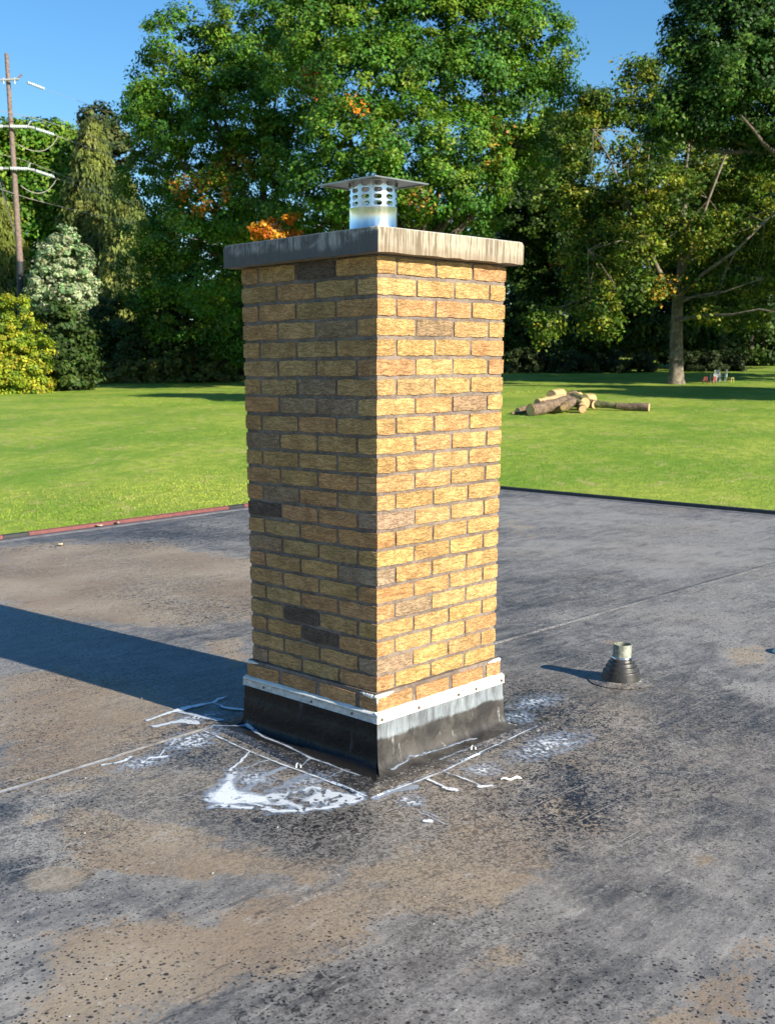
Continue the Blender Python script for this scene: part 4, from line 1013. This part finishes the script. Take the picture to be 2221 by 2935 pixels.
conifer('spruce_tree', 'dark olive spruce at the left edge behind the utility pole', 30, 420, 660, 110, 112, 26000, [(.15,.18,.034),(.20,.21,.04),(.10,.13,.03)], .8)
D = 140
tree('pine_tree', 'dark rounded pine top rising highest left of the oaks', [B(215,262,38,30,D,0),B(225,300,48,34,D,0),B(200,320,40,34,D,0),B(255,330,40,34,D,0)], 11000, .9, .22, [(.07,.10,.03),(.11,.13,.04),(.05,.07,.025)], (225, 225, 420), D, .3, [(215,280,0),(235,320,0)], cat='pine', twigs=20)
D = 135
tree('deciduous_tree', 'bright green leafy tree behind the utility pole', [B(*a) for a in [(60,320,75,55,D,0),(130,345,75,60,D,0),(20,380,60,60,D,0),(100,420,85,65,D,-2),(165,420,50,55,D,0),(60,490,80,60,D,-2),(140,500,60,60,D,-2),(-30,340,60,60,D,0),(110,290,45,28,D,0),(170,330,40,40,D,1),(30,290,40,25,D,0)]],
     42000, 1.3, .25, [(.09,.20,.018),(.13,.26,.022),(.06,.15,.015),(.17,.27,.03)], (90, 90, 540), D, .6, [(60,340,0),(130,360,0),(100,430,0)], [(at(140,398,D-8), 1.3, ORG, .7), (at(170,378,D-8), .9, ORG, .6)], twigs=30)
D = 85.5
tree('silver_tree', 'pale silvery green young tree in front of the spruces', [B(*a) for a in [(140,520,26,28,D,0),(125,560,42,38,D,0),(165,575,38,42,D,0),(110,610,42,36,D,0),(150,625,52,40,D,0),(90,640,30,28,D,0),(185,640,25,28,D,0),(130,665,55,30,D,0),(85,600,22,24,D,0),(190,600,20,26,D,0)]],
     19000, .5, .12, [(.30,.38,.20),(.20,.31,.14),(.38,.43,.26)], (138, 138, 600), D, .12, [(140,540,0),(120,590,0),(165,590,0)], cat='tree', twigs=15)
D = 79
tree('yellow_shrub', 'big yellow green sunlit shrub at the left edge below the utility pole', [B(*a) for a in [(20,680,55,45,D,0),(60,720,45,45,D,0),(-20,720,60,60,D,0),(20,760,65,50,D,0),(75,775,32,35,D,0),(15,805,70,30,D,0),(50,825,50,14,D,0),(-10,828,50,14,D,0),(0,640,30,24,D,0),(45,668,24,22,D,0),(90,745,22,26,D,0),(-10,660,40,35,D,0),(60,810,45,22,D,0)]],
     38000, .42, .095, [(.31,.36,.028),(.20,.28,.020),(.40,.40,.04),(.13,.21,.02)], (20, 20, 790), D, .08, [(20,700,0),(50,740,0)], [(at(95,790,D-2), 1.0, (.62,.40,.02), .6), (at(105,810,D-2), .7, (.62,.36,.02), .6)], cat='shrub', twigs=5)
D = 96
SH = [(.045, .085, .018), (.032, .062, .016), (.06, .10, .022)]  # very dark leaf green, the shade over these shrubs put into the colour
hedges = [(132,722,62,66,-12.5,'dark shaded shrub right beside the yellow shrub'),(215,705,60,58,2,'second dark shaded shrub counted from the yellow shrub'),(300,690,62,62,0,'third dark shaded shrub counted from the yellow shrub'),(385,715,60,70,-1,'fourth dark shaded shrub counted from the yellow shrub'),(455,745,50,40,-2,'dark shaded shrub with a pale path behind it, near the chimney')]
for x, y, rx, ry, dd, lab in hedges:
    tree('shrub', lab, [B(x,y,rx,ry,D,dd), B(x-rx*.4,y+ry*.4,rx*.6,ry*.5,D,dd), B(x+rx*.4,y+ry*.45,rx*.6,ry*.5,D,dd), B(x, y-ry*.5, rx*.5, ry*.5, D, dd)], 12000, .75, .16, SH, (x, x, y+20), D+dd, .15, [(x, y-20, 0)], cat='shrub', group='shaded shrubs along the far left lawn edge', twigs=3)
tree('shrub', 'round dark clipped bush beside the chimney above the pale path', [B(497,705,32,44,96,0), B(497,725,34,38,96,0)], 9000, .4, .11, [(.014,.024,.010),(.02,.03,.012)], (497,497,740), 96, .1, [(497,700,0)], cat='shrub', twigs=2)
low = [(150,800,28,18,'low olive tuft at the lawn edge next to the yellow shrub'),(200,785,40,24,'low dull green bush at the left lawn edge'),(300,785,42,20,'low bush in the shade at the left lawn edge'),(400,782,50,18,'wide low bush in the shade left of the chimney'),(480,778,45,20,'low dark bush at the lawn edge half hidden by the brick shaft'),(250,790,36,20,'small dull bush in the middle of the left lawn edge'),(350,788,40,18,'small bush in the shade between two wider ones at the left lawn edge')]
for x, y, rx, ry, lab in low:
    tree('low_bush', lab, [B(x,y,rx,ry,92,0), B(x+rx*.5,y+4,rx*.6,ry*.7,92,0), B(x-rx*.5,y+5,rx*.5,ry*.7,92,0)], 3200, .45, .13, [(.10,.12,.03),(.07,.10,.02),(.14,.15,.04)], (x, x, y), 92, .05, [], cat='shrub', group='low bushes at the lawn edge', twigs=0)
tree('deciduous_tree', 'light green sapling glowing in the sun just left of the brick shaft', [B(470,640,34,38,97,0), B(495,615,28,30,97,0), B(450,670,24,30,97,0), B(500,655,20,22,97,0)], 6000, .6, .17, [(.24,.33,.10),(.16,.27,.05),(.34,.40,.16)], (475,475,660), 97, .08, [(480,630,0)], cat='tree', twigs=8)

# ------------------------------------------------------------------ right side: sycamore, dark oak, wood edge
D = 85
syc = [B(*a) for a in [(1385,165,55,38,D,4),(1300,235,62,38,D,4),(1365,235,60,45,D,3),(1270,215,40,25,D,4),(1430,230,60,45,D,3),(1240,290,50,45,D,2),(1390,330,70,45,D,0),(1320,420,75,55,D,0),(1420,410,85,60,D,-3),(1520,400,80,60,D,2),(1620,390,75,60,D,0),
   (1260,460,70,55,D,0),(1350,520,80,55,D,-3),(1450,520,80,55,D,3),(1550,510,85,60,D,-2),(1645,500,70,60,D,0),(1280,560,70,50,D,-2),(1370,620,80,40,D,-2),(1560,610,80,45,D,-2),(1650,600,60,50,D,0),(1280,650,60,40,D,-3),(1580,680,80,30,D,-3),(1200,400,60,55,D,2),(1560,320,70,50,D,4),(1650,300,60,55,D,5),(1470,330,60,50,D,4),(1170,700,40,45,D,-4),(1300,705,50,25,D,-3)]]
LB = [[(1463,640,0,.36),(1470,560,0,.26),(1478,470,0,.20),(1480,380,1,.14),(1490,290,2,.07)],
      [(1462,650,0,.30),(1420,580,-2,.20),(1385,500,-3,.15),(1350,430,-3,.11),(1320,350,-2,.07),(1280,280,0,.04)],
      [(1470,600,0,.22),(1500,520,-2,.16),(1530,430,-3,.12),(1565,340,-2,.08),(1600,270,0,.05)],
      [(1466,640,0,.24),(1520,590,-3,.17),(1590,540,-4,.13),(1650,480,-4,.09),(1720,420,-4,.05)],
      [(1470,690,-1,.20),(1520,682,-4,.14),(1580,680,-6,.10),(1640,668,-7,.08),(1700,680,-8,.05)],
      [(1462,655,0,.20),(1500,640,-3,.12),(1570,628,-4,.08),(1650,600,-5,.05)],
      [(1455,640,0,.16),(1400,625,-2,.09),(1330,628,-3,.05),(1270,640,-3,.03)],
      [(1478,480,0,.12),(1450,400,-2,.09),(1420,300,-2,.05)],[(1476,520,0,.12),(1550,440,2,.08),(1620,400,2,.05)],[(1400,530,-3,.10),(1340,520,-4,.06),(1270,540,-4,.03)],[(1385,500,-3,.09),(1395,400,-3,.06),(1405,290,-2,.03)]]
acc = [(at(1455,620,D-3), 1.6, (.45,.26,.03), .35), (at(1200,575,D), 1.0, (.35,.05,.04), .5)]
tree('sycamore_tree', 'spreading sycamore with a pale mottled trunk standing on the lawn right of the chimney', syc, 105000, .8, .125, YG, (1461, 1463, 640), D, .52, [], acc, bark=m_barkp, twigs=160, sparse=.85, limbs=LB, outw=.3, shell=(.3, 1.0), per=46)
D = 70
dk = [B(*a) for a in [(1560,70,85,70,D,0),(1655,50,80,80,D,0),(1490,115,50,40,D,0),(1610,150,90,65,D,-1),(1525,195,70,55,D,0),(1650,230,75,60,D,0),(1475,235,60,42,D,0),(1440,290,42,30,D,1),(1560,275,80,35,D,1),(1740,120,100,110,D,0),(1740,280,90,70,D,0),(1600,-20,120,50,D,0),(1470,60,30,25,D,0),(1660,330,60,30,D,1)]]
tree('oak_tree', 'dark green oak bough hanging into the upper right corner of the photo', dk, 84000, .8, .115, [(.05,.12,.022),(.03,.08,.018),(.085,.165,.028),(.02,.05,.014)], (1800, 1790, 330), D, .7, [(1700,150,0),(1600,250,-2),(1560,120,0),(1640,60,0),(1500,260,0),(1470,300,1)], twigs=120, per=100, shell=(.66, 1.05))
D = 108
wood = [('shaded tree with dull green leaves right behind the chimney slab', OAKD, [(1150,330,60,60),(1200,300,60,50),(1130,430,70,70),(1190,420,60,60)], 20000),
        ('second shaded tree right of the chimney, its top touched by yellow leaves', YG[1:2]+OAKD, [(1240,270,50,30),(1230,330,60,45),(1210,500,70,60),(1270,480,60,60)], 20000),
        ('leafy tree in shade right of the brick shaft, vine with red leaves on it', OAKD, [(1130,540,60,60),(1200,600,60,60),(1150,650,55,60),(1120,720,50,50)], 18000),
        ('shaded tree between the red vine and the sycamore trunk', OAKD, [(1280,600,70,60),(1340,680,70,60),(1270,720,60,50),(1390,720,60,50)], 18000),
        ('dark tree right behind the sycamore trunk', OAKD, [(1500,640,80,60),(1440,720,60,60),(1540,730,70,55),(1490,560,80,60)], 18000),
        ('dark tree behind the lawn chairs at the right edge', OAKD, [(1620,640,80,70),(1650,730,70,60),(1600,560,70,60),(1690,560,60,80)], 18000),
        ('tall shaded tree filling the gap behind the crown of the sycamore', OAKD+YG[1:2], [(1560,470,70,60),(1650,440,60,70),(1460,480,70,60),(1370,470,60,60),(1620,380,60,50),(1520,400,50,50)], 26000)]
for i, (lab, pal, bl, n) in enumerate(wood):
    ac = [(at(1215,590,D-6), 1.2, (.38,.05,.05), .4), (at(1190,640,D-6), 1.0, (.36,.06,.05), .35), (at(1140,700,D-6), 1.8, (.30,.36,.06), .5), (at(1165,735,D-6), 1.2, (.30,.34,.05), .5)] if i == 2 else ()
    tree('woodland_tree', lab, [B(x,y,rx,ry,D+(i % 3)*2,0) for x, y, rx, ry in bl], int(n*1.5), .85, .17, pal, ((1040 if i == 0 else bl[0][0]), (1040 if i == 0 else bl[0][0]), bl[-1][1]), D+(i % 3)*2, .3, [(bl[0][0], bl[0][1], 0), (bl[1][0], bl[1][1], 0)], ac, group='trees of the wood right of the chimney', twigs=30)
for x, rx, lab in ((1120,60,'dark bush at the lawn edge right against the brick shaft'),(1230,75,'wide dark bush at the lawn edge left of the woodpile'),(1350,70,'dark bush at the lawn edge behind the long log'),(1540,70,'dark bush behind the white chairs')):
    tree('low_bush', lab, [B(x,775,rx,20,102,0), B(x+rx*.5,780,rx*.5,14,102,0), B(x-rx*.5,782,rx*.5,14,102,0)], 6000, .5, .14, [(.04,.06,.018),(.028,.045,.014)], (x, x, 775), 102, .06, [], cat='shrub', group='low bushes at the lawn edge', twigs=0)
# the wood that closes the view
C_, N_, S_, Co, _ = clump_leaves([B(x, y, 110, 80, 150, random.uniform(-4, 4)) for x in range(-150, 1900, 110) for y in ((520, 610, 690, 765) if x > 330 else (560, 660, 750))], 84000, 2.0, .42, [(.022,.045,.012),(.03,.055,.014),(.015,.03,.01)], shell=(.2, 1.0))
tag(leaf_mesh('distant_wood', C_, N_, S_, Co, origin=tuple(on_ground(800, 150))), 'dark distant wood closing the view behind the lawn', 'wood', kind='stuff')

# trees standing beyond the right edge of the picture; their shade falls across the lawn
for (s_, d_, r_, h_, lab) in ((38, 60, 7, 12, 'oak out on the right beyond the edge of the photo, nearest one'), (46, 76, 9, 20, 'oak out on the right beyond the edge of the photo, middle one'), (46, 92, 10, 22, 'oak out on the right beyond the edge of the photo, farthest one')):
    p = Vector((CAM.x, CAM.y, 0))+FH*d_+RH*s_; p.z = ground_z(p); e = empty('oak_tree', p); tag(e, lab, 'tree')
    b = MB(); b.tube([p, p+Vector((0, 0, h_*.6))], [.5, .35], 10)
    bl = []
    for k_ in range(12):
        a = k_*2.4; q_ = p+Vector((math.cos(a)*r_*.6, math.sin(a)*r_*.6, h_*(.5+.5*((k_*.37) % 1)))); bl.append((tuple(q_), (r_*.45, r_*.38, r_*.45))); limb(b, p+Vector((0, 0, h_*.5)), q_, .2, .05)
    b.build('trunk', m_bark, e)
    C_, N_, S_, Co, _ = clump_leaves(bl, 20000, 1.3, .34, OAK); leaf_mesh('crown', C_, N_, S_, Co, parent=e, origin=p)

# ------------------------------------------------------------------ utility pole and lines
D = 90
pole = empty('utility_pole', on_ground(46, D)); tag(pole, 'tall weathered wooden utility pole at the left edge with white insulator strings', 'utility pole')
m_pole = simple('weathered_pole', (.19, .14, .12), .9, .35, 6, .5, .02); m_tar = simple('tarred_base', (.02, .024, .03), .7, .3, 8, .3)
m_ins = simple('white_insulator', (.62, .68, .70), .25, .06, 5, 0); m_wire = simple('aluminium_wire', (.30, .28, .25), .45, .1, 5, 0, metal=.2); m_steel = simple('galvanised_steel', (.42, .44, .45), .5, .15, 9, .1, metal=.3)
pt = at(15, 116, D); pb = pole.location.copy(); k_ = mpp(D); pm = at(44, 565, D)
b = MB(); b.tube([pm, pm.lerp(pt, .5), pt], [6.5*k_, 5.2*k_, 3.9*k_], 12); b.build('shaft', m_pole, pole)
b = MB(); b.tube([pb-Vector((0, 0, .5)), pb, pm], [7.5*k_, 7.3*k_, 6.6*k_], 12); b.build('tarred_foot', m_tar, pole)
def ins_string(p0, p1, n, r, parent, label=None):
    p0, p1 = Vector(p0), Vector(p1); pts = []; rad = []
    for i in range(n):
        for du, rr_ in ((0, .3), (.12, 1), (.5, .85), (.6, .3)): pts.append(p0.lerp(p1, (i+du)/n)); rad.append(r*rr_)
    pts.append(p1); rad.append(r*.3); b = MB(); b.tube(pts, rad, 8, smooth=False); return b.build('insulator', m_ins, parent)
def rod(x0, y0, x1, y1, r, name, mat, d0=0, d1=0, par=pole):
    b = MB(); b.tube([at(x0, y0, D+d0), at(x1, y1, D+d1)], r*k_, 6); return b.build(name, mat, par)
rod(2, 173, 42, 171, 2.2, 'cross_arm', m_steel, -.4, -.4); ins_string(at(36, 172, D-.3), at(49, 160, D-.3), 5, 3*k_, pole).active_material = m_pole
rod(8, 168, 9, 182, 1.5, 'bolt', m_steel, -.4, -.4); rod(32, 168, 33, 182, 1.5, 'bolt', m_steel, -.4, -.4)
ins_string(at(60, 178, D), at(97, 192, D+1), 9, 3.4*k_, pole)
for y0 in (273, 364):
    rod(-30, y0, 20, y0, 2.2, 'cross_arm', m_steel, -.5, -.5); ins_string(at(24, y0, D-.4), at(61, y0+1, D-.4), 10, 3.4*k_, pole)
    b = MB(); b.tube([at(60, y0+1, D-.4), at(67, y0-12, D-.4)], 1.6*k_, 5); b.tube([at(60, y0+1, D-.4), at(76, y0+4, D-.3)], [2.5*k_, 3.2*k_], 6); b.build('clamp', m_steel, pole)
    ins_string(at(78, y0+5, D), at(118, y0+18, D+1.2), 9, 3.4*k_, pole)
    ins_string(at(-24, y0, D-.5), at(8, y0, D-.5), 9, 3.6*k_, pole)
def wire(pts, r, label):
    b = MB(); v = [at(x, y, d) for x, y, d in pts]; out = []
    for a0, a1 in zip(v[:-1], v[1:]):
        for i in range(10): out.append(a0.lerp(a1, i/10)+Vector((0, 0, -.25*math.sin(math.pi*i/10)*0)))
    out.append(v[-1]); b.tube(out, r*k_*.72, 5); return tag(b.build('power_line', m_wire, origin=out[0]), label, 'power line', 'conductors running right from the utility pole')
wire([(97,192,91),(111,197,91.4),(240,243,96),(330,283,100),(700,440,118)], .45, 'highest thin conductor leaving the pole through open sky')
wire([(-60,226,86),(85,257,91),(200,295,96),(300,336,101),(700,500,118)], .8, 'conductor crossing the spruce just above the one from the upper insulators')
wire([(118,291,91.2),(200,322,95),(300,352,100),(700,490,118)], 1.1, 'conductor tied to the upper white insulator string')
wire([(-60,318,86),(50,345,91),(150,385,95),(245,412,99),(340,440,103),(700,560,118)], .8, 'conductor crossing between the two insulator levels')
wire([(112,382,91.2),(190,409,95),(260,429,99),(340,452,103),(700,565,118)], 1.1, 'conductor tied to the lower white insulator string')
wire([(-60,388,86),(60,428,91),(180,459,95),(300,485,100),(360,500,103),(700,590,118)], 1.1, 'lowest conductor crossing the spruces')
for (x0, y0, xm, ym, x1, y1) in ((127,293,100,326,40,312),(124,385,95,417,46,401),(2,385,15,415,36,430)):
    b = MB(); pts = []
    for i in range(13):
        u_ = i/12; x = (1-u_)**2*x0+2*u_*(1-u_)*xm+u_*u_*x1; y = (1-u_)**2*y0+2*u_*(1-u_)*(2*ym-(y0+y1)/2)+u_*u_*y1; pts.append(at(x, y, D+1-u_*1.2))
    b.tube(pts, .8*k_, 5); b.build('jumper_loop', m_wire, pole)
b = MB(); b.tube([at(-6, 372, D-1), at(34, 510, D)], .9*k_, 5); b.build('guy_wire', simple('dark_cable', (.10, .12, .15), .6), pole)

# ------------------------------------------------------------------ cut logs on the lawn
m_cut = NT('cut_wood'); o = m_cut.coord(); n = m_cut.noise(o, 4, 4); m_cut = m_cut.fin(m_cut.mix(n, (.44, .27, .12), (.60, .42, .22)), .8)
m_lbark = simple('log_bark', (.15, .105, .07), .95, .5, 5, .9, .04); m_moss = simple('mossy_bark', (.12, .12, .05), .95, .5, 5, .8, .03)
m_split = simple('split_wood', (.48, .31, .15), .85, .2, 5, .5, .02)
def log(x0, y0, x1, y1, r, lab, D0=57, D1=57, mat=None, r1=None, lift=0):
    p0 = at(x0, y0, D0); p1 = at(x1, y1, D1); r1 = r1 or r
    p0.z = max(ground_z(p0)+r*.9+lift, min(p0.z, ground_z(p0)+r*.9+lift+.6)); p1.z = max(ground_z(p1)+r1*.9+lift, min(p1.z, ground_z(p1)+r1*.9+lift+.6))
    e = empty('log', p0.lerp(p1, .5)); tag(e, lab, 'log', 'cut logs lying on the lawn')
    d = (p1-p0).normalized(); b = MB(); m_ = max(3, int((p1-p0).length/.4)); pts = [p0.lerp(p1, i/m_) + Vector((random.uniform(-1, 1), random.uniform(-1, 1), random.uniform(-1, 1)))*r*.12*(0 < i < m_) for i in range(m_+1)]
    b.tube(pts, [(r+(r1-r)*i/m_)*random.uniform(.93, 1.06) for i in range(m_+1)], 12, cap=False, smooth=False); b.build('bark', mat or m_lbark, e)
    b = MB(); b.tube([p0-d*.015, p0+d*.02], r*.94, 12, smooth=False); b.build('cut_face', m_cut, e)
    b = MB(); b.tube([p1-d*.02, p1+d*.015], r1*.94, 12, smooth=False); b.build('cut_face', m_cut, e)
log(1146,889,1228,869,.30,'thick bark covered log at the front of the pile, cut end facing the roof',55.5,57.5,r1=.34)
log(1118,889,1180,872,.16,'thin log poking out at the left tip of the pile',56.5,58.5)
log(1160,880,1216,860,.20,'pale split log lying on top of the thick front log',57,59,mat=m_split,lift=.30)
log(1190,868,1212,852,.27,'pale cut round crowning the pile',59,60,mat=m_split,lift=.45)
log(1222,877,1236,866,.24,'orange cut end low in the middle of the pile',56.5,57.5)
log(1216,880,1221,876,.15,'short stub log under the orange cut end',56,56.6)
log(1238,862,1262,872,.34,'mossy greenish log right of the middle of the pile',59,58,mat=m_moss)
log(1262,864,1278,864,.30,'pale wide round at the right end of the pile',59.5,60,mat=m_split,lift=.15)
log(1205,862,1245,858,.24,'log lying across the back of the pile',60,60.5,lift=.1)
log(1258,884,1253,881,.20,'small short round lying by itself in front of the pile',56.5,57.3)
log(1265,870,1333,877,.19,'left half of the long thin log lying right of the pile',58.5,57.8,mat=m_moss,r1=.17)
log(1333,877,1401,881,.17,'right half of the long thin log with a pale cut end',57.7,57,r1=.22)
log(1240,856,1252,853,.16,'small pale round perched at the back of the pile',60.5,61,mat=m_split,lift=.35)

log(1172,884,1190,877,.17,'short split log leaning on the thick front log near its cut end',56.2,57.2,mat=m_split,lift=.35)
log(1228,858,1240,851,.20,'small bark covered round behind the crowning round',60.2,60.8,lift=.4)
log(1246,868,1256,876,.17,'small mossy log wedged between the mossy log and the orange cut end',57.5,57,mat=m_moss)
log(1106,893,1128,890,.06,'thin branch lying at the far left tip of the log pile',56,56.6)
log(1272,872,1284,874,.22,'stubby knot where the long thin log meets the pile',58.6,58.2)
# ------------------------------------------------------------------ lawn chairs under the sycamore
m_wp = simple('white_plastic', (.42, .44, .45), .5, .05); m_rp = simple('red_plastic', (.25, .05, .045), .5, .1); m_yp = simple('yellow_plastic', (.55, .45, .12), .5, .1)
def chair(x, D, s_, rz, mat, lab, low=False):
    g = on_ground(x, D); e = empty('lawn_chair', g, rz); tag(e, lab, 'chair', 'plastic chairs under the sycamore')
    def part(name, boxes):
        b = MB()
        for a0, a1 in boxes: b.box(tuple(v*s_ for v in a0), tuple(v*s_ for v in a1))
        me = bpy.data.meshes.new(name); me.from_pydata(b.v, [], b.f); ob = link_mesh(name, me, mat, e); return ob
    part('seat', [((-.25, -.24, .38), (.25, .24, .42))])
    for i in range(5): part('back_slat', [((-.24+i*.098, .20, .42), (-.17+i*.098, .24, .85))])
    part('back_rail', [((-.25, .195, .85), (.25, .245, .92))])
    for sx in (-1, 1):
        part('arm', [((sx*.27-.03, -.22, .60), (sx*.27+.03, .22, .63))])
        for sy in (-1, 1): part('leg', [((sx*.26-.025, sy*.22-.025, 0), (sx*.26+.025, sy*.22+.025, .60))])
chair(1545, 86, 1.0, 2.6, m_wp, 'white plastic lawn chair on the left, behind the red ones')
chair(1562, 86.5, 1.0, -2.9, m_wp, 'white plastic lawn chair on the right')
chair(1524, 84, .55, 2.2, m_rp, 'small red chair farther left in front of the white ones')
chair(1541, 83.5, .62, 3.0, m_rp, 'small red chair right in front of the white ones')
g = on_ground(1578, 85.5); e = empty('stool', g); tag(e, 'small yellow plastic stool right of the white chairs', 'stool')
b = MB(); b.box((g.x-.2, g.y-.2, g.z+.34), (g.x+.2, g.y+.2, g.z+.38)); b.build('seat', m_yp, e)
for sx in (-1, 1):
    for sy in (-1, 1): b = MB(); b.tube([g+Vector((sx*.2, sy*.2, 0)), g+Vector((sx*.16, sy*.16, .35))], .025, 6); b.build('leg', m_yp, e)
